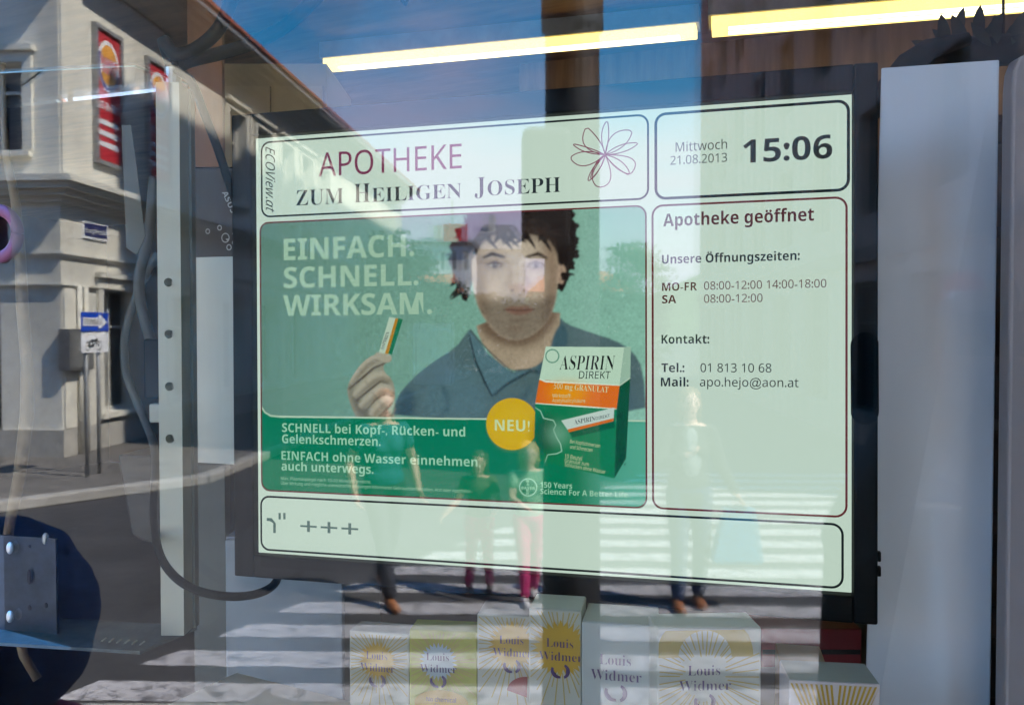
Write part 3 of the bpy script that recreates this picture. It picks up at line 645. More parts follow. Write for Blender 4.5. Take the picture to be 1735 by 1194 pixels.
# 1: woman in teal striding at the left
person('striding woman in teal top and dark trousers, leftmost pedestrian on the crossing', groundpt(652, 1010), toward-.45, 1.64, tealm, darkj, mat('auburn_hair', (.22, .08, .03), .5, var=.3, scale=40),
       pose(kneeL=(-.06, .16, .50), ankleL=(-.05, .30, .085), kneeR=(.06, -.05, .47), ankleR=(.07, -.30, .11), elbowL=(-.27, -.10, 1.12), wristL=(-.26, .05, .87), elbowR=(.27, -.06, 1.12), wristR=(.27, .10, .88)), shoe_m=orsh, hairlen=.14)
pinkl = cl('magenta_leggings', (.50, .02, .14)); olive = cl('olive_top', (.11, .10, .06)); greenw = cl('pale_green_blouse', (.30, .45, .32)); fair = mat('blonde_hair', (.45, .30, .14), .5, var=.3, scale=40)
person('small girl in olive tunic and magenta leggings, second pedestrian from the left', groundpt(813, 1002), toward+.1, 1.12, olive, pinkl, brownh,
       pose(ankleL=(-.12, .06, .085), ankleR=(.12, -.05, .085), elbowL=(-.27, .05, 1.12), wristL=(-.40, .14, .98), elbowR=(.25, .05, 1.12), wristR=(.16, .20, .95)), child=True, shoe_m=mat('brown_shoes', (.10, .06, .05), .6), hairlen=.16)
t_, W_, k = person('fair-haired girl in pale green top and magenta leggings beside the smaller girl', groundpt(897, 1016), toward-.1, 1.22, greenw, pinkl, fair,
       pose(kneeL=(-.07, .10, .50), ankleL=(-.06, .14, .085), kneeR=(.08, -.03, .49), ankleR=(.07, -.14, .09), elbowL=(-.20, .10, 1.14), wristL=(-.05, .26, 1.06), elbowR=(.30, .02, 1.18), wristR=(.40, .08, 1.02)), child=True, skin_m=skin2, shoe_m=mat('white_trainers', (.6, .58, .58), .6), hairlen=.12)
bj = cl('blue_jeans', (.025, .05, .12)); blackc = cl('black_cardigan', (.03, .035, .035))
t_, W_, k = person('woman in dark cardigan and blue jeans holding a light blue bag, rightmost pedestrian', groundpt(1167, 1026), toward, 1.66, blackc, bj, mat('light_brown_hair', (.20, .12, .06), .5, var=.3, scale=40),
       pose(ankleL=(-.10, .08, .085), ankleR=(.09, -.06, .085), kneeL=(-.09, .06, .49), elbowR=(.25, .0, 1.12), wristR=(.36, .06, .90), elbowL=(-.25, .04, 1.12), wristL=(-.06, .20, 1.22)), sleeve='long', skin_m=skin2, shoe_m=orsh, jacket=True, hairlen=.13)
m1 = MB(); m1.ell(W_((0, .075, 1.20)), [c*.08*k for c in np.array([math.sin(toward), -math.cos(toward), 0])], [c*.050*k for c in np.array([math.cos(toward), math.sin(toward), 0])], V(0, 0, .22*k), 16, 12); m1.build('shirt', cl('white_shirt', (.30, .34, .34)), t_, smooth=True)
bb = thing('shopping_bag', 'light blue shopping bag hanging from the hand of the rightmost pedestrian', 'bag', W_((.38, .08, .40)))
bagm = mat('light_blue_bag', (.07, .26, .42), .5, var=.2, scale=6)
m1 = MB(); o_ = W_((.38, .06, .36)); rx_ = V(math.sin(toward), -math.cos(toward), 0); fy_ = V(math.cos(toward), math.sin(toward), 0)
vs = []
for (z_, wv, dv) in ((0, .17, .07), (.02, .19, .08), (.30, .14, .05), (.42, .11, .03)):
    for sx_, sy_ in ((-1, -1), (1, -1), (1, 1), (-1, 1)): vs.append(o_+rx_*sx_*wv+fy_*sy_*dv+ZUP*z_+rx_*.05*(.42-z_)*-1)
m1.add(vs, [(0, 3, 2, 1), (12, 13, 14, 15)]+[(4*j+i, 4*j+(i+1) % 4, 4*(j+1)+(i+1) % 4, 4*(j+1)+i) for j in range(3) for i in range(4)]); m1.build('bag_body', bagm, bb, bevel=.01)
for s_ in (-1, 1):
    c_ = o_+ZUP*.42+fy_*s_*.03; wr = W_((.38, .075, .80)); m1 = MB().tube([c_-rx_*.07, c_-rx_*.03+(wr-c_)*.7, wr, c_+rx_*.03+(wr-c_)*.7, c_+rx_*.07], .006, 6); m1.build('handle', bagm, bb, smooth=True)

# photographer on the step, phone in both hands
ST = .60
ph_base = V(.13, -1.34, ST+.002); hgt = 1.76; k = hgt/1.72; pyaw = math.radians(90)
rel = lambda p: ((p[0]-ph_base[0])/k, (p[1]-ph_base[1])/k, (p[2]-ph_base[2])/k)     # yaw 90: right = +x, forward = +y
pc = C-F*.014+R*.030-U*.004
hl, hr_ = pc-R*.075-F*.020-U*.030, pc+R*.075-F*.020-U*.030
person('photographer in a dark jacket raising a phone with both hands, close behind the glass reflection', ph_base, pyaw, hgt, cl('grey_jacket', (.07, .07, .075)), darkj, mat('black_hair', (.02, .015, .012), .5, var=.3, scale=40),
       pose(elbowL=rel((-.20, -1.00, 1.72)), wristL=rel(hl-U*.045-R*.01-F*.03), elbowR=rel((.40, -1.05, 1.74)), wristR=rel(hr_-U*.045+R*.01-F*.03), handL=tuple(U*.8+F*.35+R*.15), handR=tuple(U*.8+F*.35-R*.15), sideL=tuple(R), sideR=tuple(-R), curlL=-1, curlR=1), female=False, sleeve='long', hairlen=.12, vox=.007, jacket=True)
phn = thing('phone', 'black phone held up in both hands by the photographer', 'phone', pc)
m1 = MB().box(pc-R*.062-U*.032-F*.0045, R*.124, U*.064, F*.009); m1.build('case', mat('black_phone_case', (.01, .01, .01), .25), phn, bevel=.003, bseg=3)
m1 = MB().box(pc-R*.052-U*.028-F*.0052, R*.104, U*.056, F*.0005); m1.build('screen', mat('dark_phone_glass', (.02, .02, .025), .1), phn)
# shoulder bag hanging at the photographer's side
sb = thing('shoulder_bag', 'dark fabric shoulder bag on the photographer’s hip', 'bag', V(-.19, -1.30, 1.30))
bgm = cl('black_fabric', (.016, .016, .018)); m1 = MB().box(V(-.29, -1.42, 1.18), V(.26, 0, 0), V(0, .24, 0), V(.02, 0, .54)); m1.build('bag_body', bgm, sb, bevel=.03, bseg=3)
m1 = MB().tube([V(-.22, -1.30, 1.72), V(-.14, -1.26, 1.95), V(-.02, -1.26, 2.13), V(.10, -1.38, 2.10)], .014, 8); m1.build('strap', bgm, sb, smooth=True)
# blue mottled pushchair hood at the left, near the glass
hoodm = mat('blue_mottled_fabric', (.06, .09, .17), .95, var=.6, scale=45, bump=.3, bscale=80, rgb2=(.012, .018, .04))
hc_ = PM(18, 1050, 2.5); hd = thing('pushchair', 'pushchair with a rounded blue mottled hood at the bottom left corner', 'pushchair', V(hc_[0], hc_[1], .14))
rr_ = 165/FPX*2.5
m1 = MB().ell(hc_, mir(R)*rr_*.82, mir(F)*rr_*.8, V(0, 0, rr_*1.05), 48, 32, fn=lambda d: 1+.07*noise.noise(Vector(d)*2.6)+.015*noise.noise(Vector(d)*9)); m1.build('hood', hoodm, hd, smooth=True)
m1 = MB().ell(hc_-V(0, 0, rr_*1.25), mir(R)*rr_*.85, mir(F)*rr_*.75, V(0, 0, rr_*.35), 20, 12); m1.build('seat', mat('magenta_blanket', (.32, .02, .08), .9, var=.3), hd, smooth=True)
for s_ in (-1, 1):
    b0 = V(hc_[0], hc_[1], 0)+mir(R)*s_*.25; m1 = MB().tube([b0+V(0, 0, hc_[2]-rr_), b0+mir(F)*.2*V(1, 1, 0)+V(0, 0, .22)], .014, 8); m1.build('leg', zinc, hd, smooth=True)
    w_ = b0+mir(F)*.2*V(1, 1, 0)+V(0, 0, .24); m1 = MB().tube([w_-mir(R)*.02, w_+mir(R)*.02], .10, 20); m1.build('wheel', blackp, hd)

# ================================================================ the shop: front, step, room
stone = mat('grey_facade_render', (.30, .29, .28), .85, var=.15, scale=2, bump=.3)
X0, X1, Z0, Z1 = -2.4, .62, 1.15, 3.12
shop = thing('pharmacy_building', 'pharmacy front around the shop window, with added unseen bay and entrance step', 'building', (0, .1, 0))
mb = MB()
for (a, b_, c_, d_) in ((-9, X0, 0, 8), (X1, 4, 0, 8), (X0, X1, 0, Z0), (X0, X1, Z1, 8)):
    mb.box(V(a+.001, .0, c_), V(b_-a-.002, 0, 0), V(0, .22, 0), V(0, 0, d_-c_))
mb.build('facade', stone, shop)
m1 = MB().box(V(1.7, -1.9, .0), V(2.2, 0, 0), V(0, 1.895, 0), V(0, 0, 6.8)); m1.build('sun_block', stone, shop)  # added block out of view, keeps direct sun off window and photographer
m1 = MB().box(V(-9, .22, 7.9), V(13, 0, 0), V(0, 8, 0), V(0, 0, .2)); m1.build('roof', zinc, shop)
m1 = MB().box(V(-9, .225, ST), V(.2, 0, 0), V(0, 7.5, 0), V(0, 0, 7.2)); m1.box(V(3.8, .225, ST), V(.2, 0, 0), V(0, 7.5, 0), V(0, 0, 7.2)); m1.build('side_wall', mat('interior_wall', (.16, .13, .10), .9, var=.15), shop)
m1 = MB().box(V(-8.8, 6.0, ST), V(12.6, 0, 0), V(0, .2, 0), V(0, 0, 7.0)); m1.build('back_wall', mat('dark_back_wall', (.22, .11, .06), .9, var=.3, scale=1.2), shop)
m1 = MB().box(V(-8.8, .225, 3.30), V(12.6, 0, 0), V(0, 5.77, 0), V(0, 0, .2)); m1.build('ceiling', mat('brown_wood_ceiling', (.34, .16, .075), .6, var=.45, scale=2.5, stretch=(1, 6, 1)), shop)
m1 = MB().box(V(-8.8, .225, ST-.2), V(12.6, 0, 0), V(0, 5.77, 0), V(0, 0, .2)); m1.build('floor', mat('shop_floor', (.10, .085, .07), .5, var=.2), shop)
m1 = MB().box(V(-2.6, -2.0, .14), V(6.4, 0, 0), V(0, 1.995, 0), V(0, 0, ST-.14)); m1.box(V(-2.9, -2.3, .14), V(6.9, 0, 0), V(0, .295, 0), V(0, 0, .23)); m1.build('entrance_step', mat('step_stone', (.25, .24, .23), .8, var=.2, bump=.2), shop, bevel=.01)

def glassmat(name, gain, ior=1.5, bump=0.0, rough=0.0):
    m = bpy.data.materials.new(name); m.use_nodes = True; n = m.node_tree.nodes; l = m.node_tree.links; n.clear()
    o = n.new('ShaderNodeOutputMaterial'); mxs = n.new('ShaderNodeMixShader'); tr = n.new('ShaderNodeBsdfTransparent'); gl = n.new('ShaderNodeBsdfGlossy')
    tr.inputs[0].default_value = (.96, .98, .965, 1); gl.inputs['Roughness'].default_value = rough; gl.inputs[0].default_value = (1, 1, 1, 1)
    fr_ = n.new('ShaderNodeFresnel'); fr_.inputs[0].default_value = ior; mu = n.new('ShaderNodeMath'); mu.operation = 'MULTIPLY'; mu.inputs[1].default_value = gain; mu.use_clamp = True
    l.new(fr_.outputs[0], mu.inputs[0]); l.new(mu.outputs[0], mxs.inputs[0]); l.new(tr.outputs[0], mxs.inputs[1]); l.new(gl.outputs[0], mxs.inputs[2]); l.new(mxs.outputs[0], o.inputs[0])
    if bump:
        tcn = n.new('ShaderNodeTexCoord'); no = n.new('ShaderNodeTexNoise'); no.inputs['Scale'].default_value = 7; no.inputs['Detail'].default_value = 2
        bp = n.new('ShaderNodeBump'); bp.inputs['Strength'].default_value = bump; bp.inputs['Distance'].default_value = .001
        l.new(tcn.outputs['Object'], no.inputs[0]); l.new(no.outputs[0], bp.inputs['Height']); l.new(bp.outputs[0], gl.inputs['Normal'])
    MATS[name] = m; return m
clear = bpy.data.materials.new('clear_glass_back'); clear.use_nodes = True; n = clear.node_tree.nodes; n.clear(); o = n.new('ShaderNodeOutputMaterial'); tr = n.new('ShaderNodeBsdfTransparent'); tr.inputs[0].default_value = (.985, .99, .985, 1); clear.node_tree.links.new(tr.outputs[0], o.inputs[0])
win = thing('shop_window', 'large double-glazed pharmacy shop window mirroring the street', 'window', (-.9, .02, Z0))
def pane(name, y, tilt, m):
    mb = MB(); w = X1-X0-.08; mb.box(V(0, 0, 0), V(w, 0, 0), V(0, .005, 0), V(0, 0, Z1-Z0-.08))
    me = bpy.data.meshes.new(name); me.from_pydata(mb.v, [], mb.f); me.materials.append(m); me.materials.append(clear)
    for p in me.polygons: p.material_index = 0 if p.normal.y < -.9 else 1
    ca, sa = math.cos(tilt), math.sin(tilt); cx = w/2
    for v in me.vertices:
        x, yy = v.co.x-cx, v.co.y; v.co.x = X0+.04+cx+x*ca-yy*sa; v.co.y = y+x*sa+yy*ca; v.co.z += Z0+.04
    o = bpy.data.objects.new(name, me); COL.objects.link(o); attach(o, win)
pane('outer_pane', .000, 0, glassmat('outer_glass', .92, bump=.012, rough=.018)); pane('inner_pane', .022, math.radians(.22), glassmat('inner_glass', .42, bump=.02, rough=.022))
m1 = MB(); 
for (a, b_, c_, d_) in ((X0, X0+.04, Z0, Z1), (X1-.04, X1, Z0, Z1), (X0+.04, X1-.04, Z0, Z0+.04), (X0+.04, X1-.04, Z1-.04, Z1)):
    m1.box(V(a+.0005, -.03, c_+.0005), V(b_-a-.001, 0, 0), V(0, .09, 0), V(0, 0, d_-c_-.001))
m1.build('frame', mat('window_frame_metal', (.35, .35, .36), .4, metal=.6, var=.05), win)

# ---- ceiling lights
lampm = emis('warm_tube_diffuser', (1.0, .68, .17), .30)
lampm2 = emis('warm_tube_core', (1.0, .86, .50), .50)
def ceil_light(label, pa, pb, w=.13):
    a, b_ = Hz(*pa, 3.2), Hz(*pb, 3.2); d_ = b_-a; L_ = np.linalg.norm(d_); u_ = d_/L_; v_ = V(-u_[1], u_[0], 0)
    t_ = thing('ceiling_light', label, 'light', a*V(1, 1, 0)+V(0, 0, 3.2), 'warm fluorescent ceiling lights')
    m1 = MB().box(a-v_*w/2+V(0, 0, .001), d_, v_*w, V(0, 0, .03)); m1.build('diffuser', lampm, t_)
    m1 = MB(); m1.box(a-v_*w*.28+V(0, 0, -.004)+u_*.06, d_-u_*.12, v_*w*.2, V(0, 0, .004)); m1.box(a+v_*w*.08+V(0, 0, -.004)+u_*.06, d_-u_*.12, v_*w*.2, V(0, 0, .004)); m1.build('tube', lampm2, t_)
    m1 = MB().box(a-v_*(w/2+.012)-u_*.012+V(0, 0, .032), d_+u_*.024, v_*(w+.024), V(0, 0, .066)); m1.build('housing', zinc, t_)
ceil_light('long warm ceiling light, the far one whose reflection-crossed end reaches the sky', (556, 118), (1180, 61), .09)
ceil_light('bright yellow ceiling light at the top right, nearest the chandelier', (1206, 54), (1900, -2), .14)

# ---- monitor
cs = [(437, 235), (1448, 160), (1438, 1003), (435, 935)]
rr4 = [ray(*p) for p in cs]; M4 = np.stack([rr4[0], -rr4[1], rr4[2], -rr4[3]], 1); zz = np.linalg.svd(M4)[2][-1]; zz = zz/zz.mean()*.98
pp = [C+zz[i]*rr4[i] for i in range(4)]
ctr = sum(pp)/4; ua = (pp[1]-pp[0]+pp[2]-pp[3]); ua /= np.linalg.norm(ua); vb = (pp[0]-pp[3]+pp[1]-pp[2]); vb = vb-ua*np.dot(vb, ua); vb /= np.linalg.norm(vb); wn = np.cross(ua, vb)
SW = (np.linalg.norm(pp[1]-pp[0])+np.linalg.norm(pp[2]-pp[3]))/2; SH = (np.linalg.norm(pp[0]-pp[3])+np.linalg.norm(pp[1]-pp[2]))/2
SO = ctr-ua*SW/2-vb*SH/2
def S(a, b_, w=0.0): return SO+ua*a+vb*b_+wn*w
def scr(px, py):
    r_ = ray(px, py); t = np.dot(SO-C, wn)/np.dot(r_, wn); p = C+t*r_-SO; return np.dot(p, ua), np.dot(p, vb)
mon = thing('monitor', 'large black-framed display screen with the pharmacy’s opening hours and an advertisement', 'monitor', S(SW/2, -.03))
bzl = mat('black_bezel_plastic', (.004, .004, .0045), .6, var=.2, spec=.15)
oc = [scr(402, 197), scr(1491, 111), scr(1480, 1053), scr(402, 972)]
aL = (oc[0][0]+oc[3][0])/2; aR = (oc[1][0]+oc[2][0])/2; bT = (oc[0][1]+oc[1][1])/2; bB = (oc[2][1]+oc[3][1])/2
m1 = MB()
def sbox(m, a0, a1, b0, b1, w0, w1): m.box(S(a0, b0, w0), ua*(a1-a0), vb*(b1-b0), wn*(w1-w0))
sbox(m1, aL, -.001, bB, bT, -.03, .010); sbox(m1, SW+.001, aR, bB, bT, -.03, .010); sbox(m1, -.001, SW+.001, SH+.001, bT, -.03, .010); sbox(m1, -.001, SW+.001, bB, -.001, -.03, .010)
m1.build('bezel', bzl, mon, bevel=.002)
m1 = MB(); sbox(m1, aL+.01, aR-.01, bB+.01, bT-.01, -.075, -.031); m1.build('housing', bzl, mon, bevel=.01)
m1 = MB(); a_, b_ = scr(1479, 640); m1.slab([S(aR-.013+.013*math.cos(t)*1.0, b_+.033*(1 if math.sin(t) > 0 else -1)+.013*math.sin(t), .011) for t in np.linspace(0, 2*math.pi, 24, endpoint=False)], wn*.006); m1.build('side_grip', mat('black_grip', (.001, .001, .001), .8, spec=.02), mon)
for py in (940, 965):
    a_, b_ = scr(1484, py); m1 = MB(); sbox(m1, aR+.0003, aR+.004, b_-.006, b_+.004, -.004, .003); m1.build('button', bzl, mon, bevel=.001)
m1 = MB(); c0 = S(SW*.4, SH*.5, -.075); m1.box(c0-ua*.06-vb*.06, ua*.12, vb*.12, -wn*.02); m1.tube([c0-wn*.02, c0-wn*.5+V(0, 0, -.1)], .022, 12); m1.tube([c0-wn*.5+V(0, 0, -.1), V(*(c0-wn*.5)[:2], ST)], .03, 12); m1.build('stand', bzl, mon)
screen_bg = scol(206, 224, 211)
m1 = MB(); m1.box(S(0, 0, -.004), ua*SW, vb*SH, wn*.004); scn = m1.build('screen', screen_bg, mon)

# painted advertisement picture: colours per vertex of a fine sheet (the display's pixels)
a0, b1_ = scr(443, 377); a1, b1b = scr(1099, 347); b0_ = (scr(441, 832)[1]+scr(1094, 860)[1])/2; b1_ = (b1_+b1b)/2; a0 = (a0+scr(441, 832)[0])/2; a1 = (a1+scr(1094, 860)[0])/2
NX, NY = 700, int(700*(b1_-b0_)/(a1-a0))
gx = np.linspace(a0, a1, NX); gy = np.linspace(b0_, b1_, NY); GX, GY = np.meshgrid(gx, gy)
img = np.zeros((NY, NX, 3)); sp = (a1-a0)/(NX-1)
def l3(c): return np.array([lin(v) for v in c])
def blur(m, r_):
    r_ = int(r_)
    if r_ < 1: return m
    for ax in (0, 1):
        for _ in range(2):
            p_ = np.pad(m, [(r_+1, r_) if ax == 0 else (0, 0), (r_+1, r_) if ax == 1 else (0, 0)], mode='edge'); c_ = np.cumsum(p_, axis=ax)
            m = (c_[2*r_+1:, :]-c_[:-2*r_-1, :])/(2*r_+1) if ax == 0 else (c_[:, 2*r_+1:]-c_[:, :-2*r_-1])/(2*r_+1)
    return m
def mask(poly):
    q = [scr(*p) for p in poly]; ix = np.array([(a-a0)/sp for a, b_ in q]); iy = np.array([(b_-b0_)/((b1_-b0_)/(NY-1)) for a, b_ in q])
    m = np.zeros((NY, NX)); y0, y1 = max(0, int(iy.min())), min(NY-1, int(iy.max())+1); x0, x1 = max(0, int(ix.min())), min(NX-1, int(ix.max())+1)
    if y1 <= y0 or x1 <= x0: return m
    SS = 3
    for oy in range(SS):
        for ox in range(SS):
            Y, X = np.mgrid[y0:y1+1, x0:x1+1].astype(float); Y += (oy+.5)/SS-.5; X += (ox+.5)/SS-.5; ins = np.zeros(Y.shape, bool); n_ = len(ix)
            for i in range(n_):
                j = (i-1) % n_
                c_ = ((iy[i] > Y) != (iy[j] > Y)); den = (iy[j]-iy[i]) if iy[j] != iy[i] else 1e-9
                ins ^= c_ & (X < (ix[j]-ix[i])*(Y-iy[i])/den+ix[i])
            m[y0:y1+1, x0:x1+1] += ins/(SS*SS)
    return m
def smoothpoly(pts, it=2):
    for _ in range(it):
        o = []
        for i in range(len(pts)):
            p, q = np.array(pts[i], float), np.array(pts[(i+1) % len(pts)], float); o += [tuple(p*.75+q*.25), tuple(p*.25+q*.75)]
        pts = o
    return pts
def fill(poly, c, al=1.0, feather=0, sm=2, clip=None):
    global img
    m = mask(smoothpoly(poly, sm) if sm else poly)
    if feather: m = blur(m, feather)
    if clip is not None: m = m*clip
    m = (m*al)[..., None]; img = img*(1-m)+l3(c)*m; return m[..., 0]
def stroke(pts, w, c, al=1.0, feather=0, clip=None):
    pts = [np.array(p, float) for p in pts]; L_ = []; R_ = []
    for i, p in enumerate(pts):
        t = pts[min(i+1, len(pts)-1)]-pts[max(i-1, 0)]; t /= np.linalg.norm(t)+1e-9; q = np.array([-t[1], t[0]]); ww = w*(1-.5*abs(2*i/(len(pts)-1)-1)) if len(pts) > 2 else w
        L_.append(tuple(p+q*ww/2)); R_.append(tuple(p-q*ww/2))
    fill(L_+R_[::-1], c, al, feather, 0, clip)
def circ(cx, cy, r_, n_=40, ry=None): return [(cx+r_*math.cos(t), cy+(ry or r_)*math.sin(t)) for t in np.linspace(0, 2*math.pi, n_, endpoint=False)]
# backdrop, the mirrored street's darker left put into the gradient
u_ = ((GX-a0)/(a1-a0))[..., None]; v_ = ((GY-b0_)/(b1_-b0_))[..., None]
img[:] = l3((100, 140, 127))*(1-u_)+l3((142, 192, 174))*u_
img = img*(.92+.16*(1-v_))
rng = np.random.RandomState(3)
# shirt
shirt = [(664, 712), (672, 672), (700, 640), (735, 612), (772, 590), (792, 562), (800, 555), (850, 640), (935, 600), (948, 535), (958, 548), (1000, 563), (1042, 576), (1072, 594), (1090, 625), (1096, 712)]
ms = fill(shirt, (84, 108, 112), 1, 0, 1)
fill([(700, 700), (740, 640), (800, 610), (830, 680), (820, 712)], (88, 120, 130), .7, 9, 2, ms); fill([(930, 640), (1000, 590), (1060, 620), (1080, 712), (940, 712)], (58, 86, 98), .7, 9, 2, ms)
fill([(668, 712), (676, 670), (700, 650), (705, 712)], (52, 78, 92), .8, 5, 2, ms)
for k in range(60):
    x, y = rng.uniform(670, 760), rng.uniform(650, 705); stroke([(x, y), (x+rng.uniform(3, 7), y+rng.uniform(-3, 3))], 1.2, (54, 80, 92), .5, 0, ms)
for a_, b_ in (((745, 640), (760, 700)), ((1010, 590), (1050, 640)), ((980, 610), (990, 690)), ((870, 690), (900, 650))): stroke([a_, ((a_[0]+b_[0])/2+5, (a_[1]+b_[1])/2), b_], 6, (50, 78, 88), .6, 3, ms)
# neck
mn = fill([(806, 545), (812, 572), (830, 600), (862, 628), (900, 625), (930, 606), (948, 560), (950, 520)], (168, 150, 128), 1, 0, 1)
fill([(800, 540), (830, 580), (890, 592), (935, 560), (950, 520), (940, 500), (850, 520)], (104, 84, 68), .9, 6, 2, mn)
fill([(866, 630), (900, 626), (922, 606), (915, 590), (890, 600)], (190, 170, 148), .6, 5, 2, mn)
# collar
mcol = fill([(793, 560), (803, 570), (826, 598), (868, 632), (905, 626), (836, 670), (815, 640), (800, 605)], (86, 118, 128), 1, 0, 0)
fill([(940, 560), (955, 545), (965, 575), (950, 600), (915, 640), (905, 626), (930, 600)], (66, 94, 104), 1, 1, 1)
stroke([(795, 566), (805, 610), (822, 648), (834, 671)], 4, (28, 38, 44), .9); stroke([(834, 671), (860, 650), (900, 628), (915, 630)], 5, (28, 38, 44), .9, 1)
stroke([(797, 560), (830, 596), (866, 628), (902, 624)], 3, (60, 74, 76), .8)
stroke([(915, 640), (940, 612), (960, 590)], 3, (34, 46, 52), .8, 1)
# head: hair mass behind, face, stubble, features
hairp = [(768, 470), (762, 440), (772, 415), (784, 396), (790, 375), (808, 356), (840, 345), (900, 342), (950, 346), (968, 368), (978, 398), (976, 432), (966, 450), (962, 478), (950, 500), (944, 470), (800, 470), (796, 500), (788, 512), (782, 490)]
mh = fill(hairp, (34, 26, 24), 1, 0, 1)
face = [(798, 440), (802, 400), (830, 378), (880, 370), (925, 380), (944, 410), (947, 455), (944, 500), (934, 535), (912, 562), (882, 577), (856, 574), (832, 556), (812, 525), (802, 490)]
mf = fill(face, (184, 166, 146), 1, 1, 1)
fill([(800, 430), (800, 540), (826, 560), (828, 500), (822, 430)], (140, 118, 98), .75, 7, 2, mf); fill([(918, 400), (950, 400), (950, 540), (915, 560), (925, 480)], (132, 108, 88), .8, 8, 2, mf)
fill([(850, 400), (910, 400), (900, 450), (860, 450)], (206, 190, 172), .6, 9, 2, mf)
fill([(826, 468), (850, 480), (848, 505), (826, 505)], (204, 182, 160), .6, 6, 2, mf)
st = fill([(804, 500), (830, 515), (850, 507), (870, 502), (895, 507), (912, 513), (942, 490), (936, 545), (905, 572), (870, 582), (830, 560)], (82, 74, 64), .60, 5, 2, mf)
fill([(862, 552), (884, 552), (888, 562), (860, 562)], (120, 100, 84), .5, 3, 2, mf)
for k in range(520):
    x, y = rng.uniform(806, 940), rng.uniform(500, 578); stroke([(x, y), (x+rng.uniform(-1, 1), y+2.2)], 1.0, (50, 40, 34), .45, 0, mf)
# brows, eyes, nose, mouth, ears
for s_, cx in ((-1, 838), (1, 908)):
    stroke([(cx-20, 437), (cx-4, 430), (cx+18, 436)] if s_ < 0 else [(cx-18, 436), (cx+4, 430), (cx+20, 438)], 7, (40, 30, 26), .95, 1)
    fill([(cx-18, 450), (cx, 442), (cx+18, 450), (cx, 457)], (122, 98, 82), .8, 2, 2); fill([(cx-12, 450), (cx, 445), (cx+12, 450), (cx, 454)], (196, 192, 184), 1, 0, 2); fill(circ(cx+1, 449.5, 4.6), (40, 28, 22)); fill(circ(cx+2.5, 448, 1.3), (220, 220, 215)); stroke([(cx-14, 449), (cx, 443), (cx+14, 449)], 2.5, (40, 28, 24), .9)
stroke([(862, 446), (866, 470), (858, 488)], 6, (140, 114, 94), .6, 3); stroke([(889, 446), (892, 470), (898, 488)], 6, (128, 102, 84), .7, 3)
fill([(858, 488), (876, 498), (896, 488), (888, 480), (868, 480)], (176, 146, 124), .8, 2, 2); fill(circ(868, 492, 3.5, 12, 2), (70, 46, 38), .9, 1); fill(circ(889, 492, 3.5, 12, 2), (70, 46, 38), .9, 1); stroke([(862, 497), (877, 501), (893, 496)], 4, (120, 92, 76), .6, 2)
fill([(852, 524), (868, 518), (878, 520), (890, 517), (908, 524), (892, 533), (870, 534)], (128, 94, 82), .85, 1, 2); stroke([(852, 525), (870, 525), (880, 526), (908, 524)], 2.5, (70, 40, 36), .9); stroke([(862, 541), (882, 543), (898, 540)], 4, (84, 64, 52), .6, 2)
fill([(944, 448), (956, 444), (960, 462), (952, 486), (944, 490)], (176, 150, 130), 1, 1, 2); stroke([(950, 452), (953, 465), (948, 480)], 3, (110, 84, 70), .7, 1)
# tousled fringe and locks: tapering clumps that grow out of the hair mass
def tuft(x, y, an, ln, w_, c, bend=0.0, al=.95):
    pts = []; a_2 = an
    for t in range(6): pts.append((x, y)); x += ln/5*math.cos(a_2); y += ln/5*math.sin(a_2); a_2 += bend/5
    L_, R_ = [], []
    for t, p in enumerate(pts):
        q = w_*(1-t/5.0)**.7/2; d_ = an+bend*t/5; L_.append((p[0]-math.sin(d_)*q, p[1]+math.cos(d_)*q)); R_.append((p[0]+math.sin(d_)*q, p[1]-math.cos(d_)*q))
    fill(L_+R_[::-1], c, al, 0, 0)
fill([(797, 440), (794, 402), (806, 368), (850, 348), (930, 350), (960, 380), (962, 446), (947, 452), (943, 424), (928, 404), (905, 398), (880, 394), (855, 398), (832, 398), (816, 412), (806, 436)], (33, 26, 24), 1, 1, 1)
for k in range(26):
    t = k/25; x = 806+138*t; tuft(x, 388+6*math.sin(k*1.7)-10*math.sin(math.pi*t), math.radians(rng.uniform(60, 125)), rng.uniform(18, 34), rng.uniform(7, 13), (33+k % 3*4, 26, 24), rng.uniform(-.9, .9))
for (x, y, r_) in ((962, 362, 12), (970, 384, 11), (972, 408, 10), (973, 430, 9), (966, 450, 9), (958, 468, 8), (950, 486, 6), (800, 368, 10), (782, 394, 11), (772, 418, 10), (769, 442, 9), (775, 464, 8), (780, 486, 8), (788, 504, 6), (820, 352, 10), (860, 347, 12), (905, 346, 12), (940, 350, 12)):
    fill([(x+r_*(1+.28*math.sin(5*t+x))*math.cos(t), y+r_*(1+.28*math.cos(4*t+y))*math.sin(t)) for t in np.linspace(0, 2*math.pi, 14, endpoint=False)], (33, 26, 24), 1, 0, 1)
fill([(800, 430), (806, 396), (835, 384), (915, 384), (940, 400), (946, 432), (925, 412), (880, 402), (826, 412)], (60, 46, 38), .5, 5, 2)
for k in range(12): tuft(rng.uniform(815, 930), 396+rng.uniform(-4, 4), math.radians(rng.choice([35, 150])+rng.uniform(-20, 20)), rng.uniform(24, 40), rng.uniform(7, 11), (34, 27, 25), rng.uniform(-.6, .6))
for (x, y) in ((838, 447), (908, 447)): fill([(x-22, y), (x, y-12), (x+22, y), (x+16, y+12), (x-16, y+12)], (96, 76, 64), .38, 4, 2)
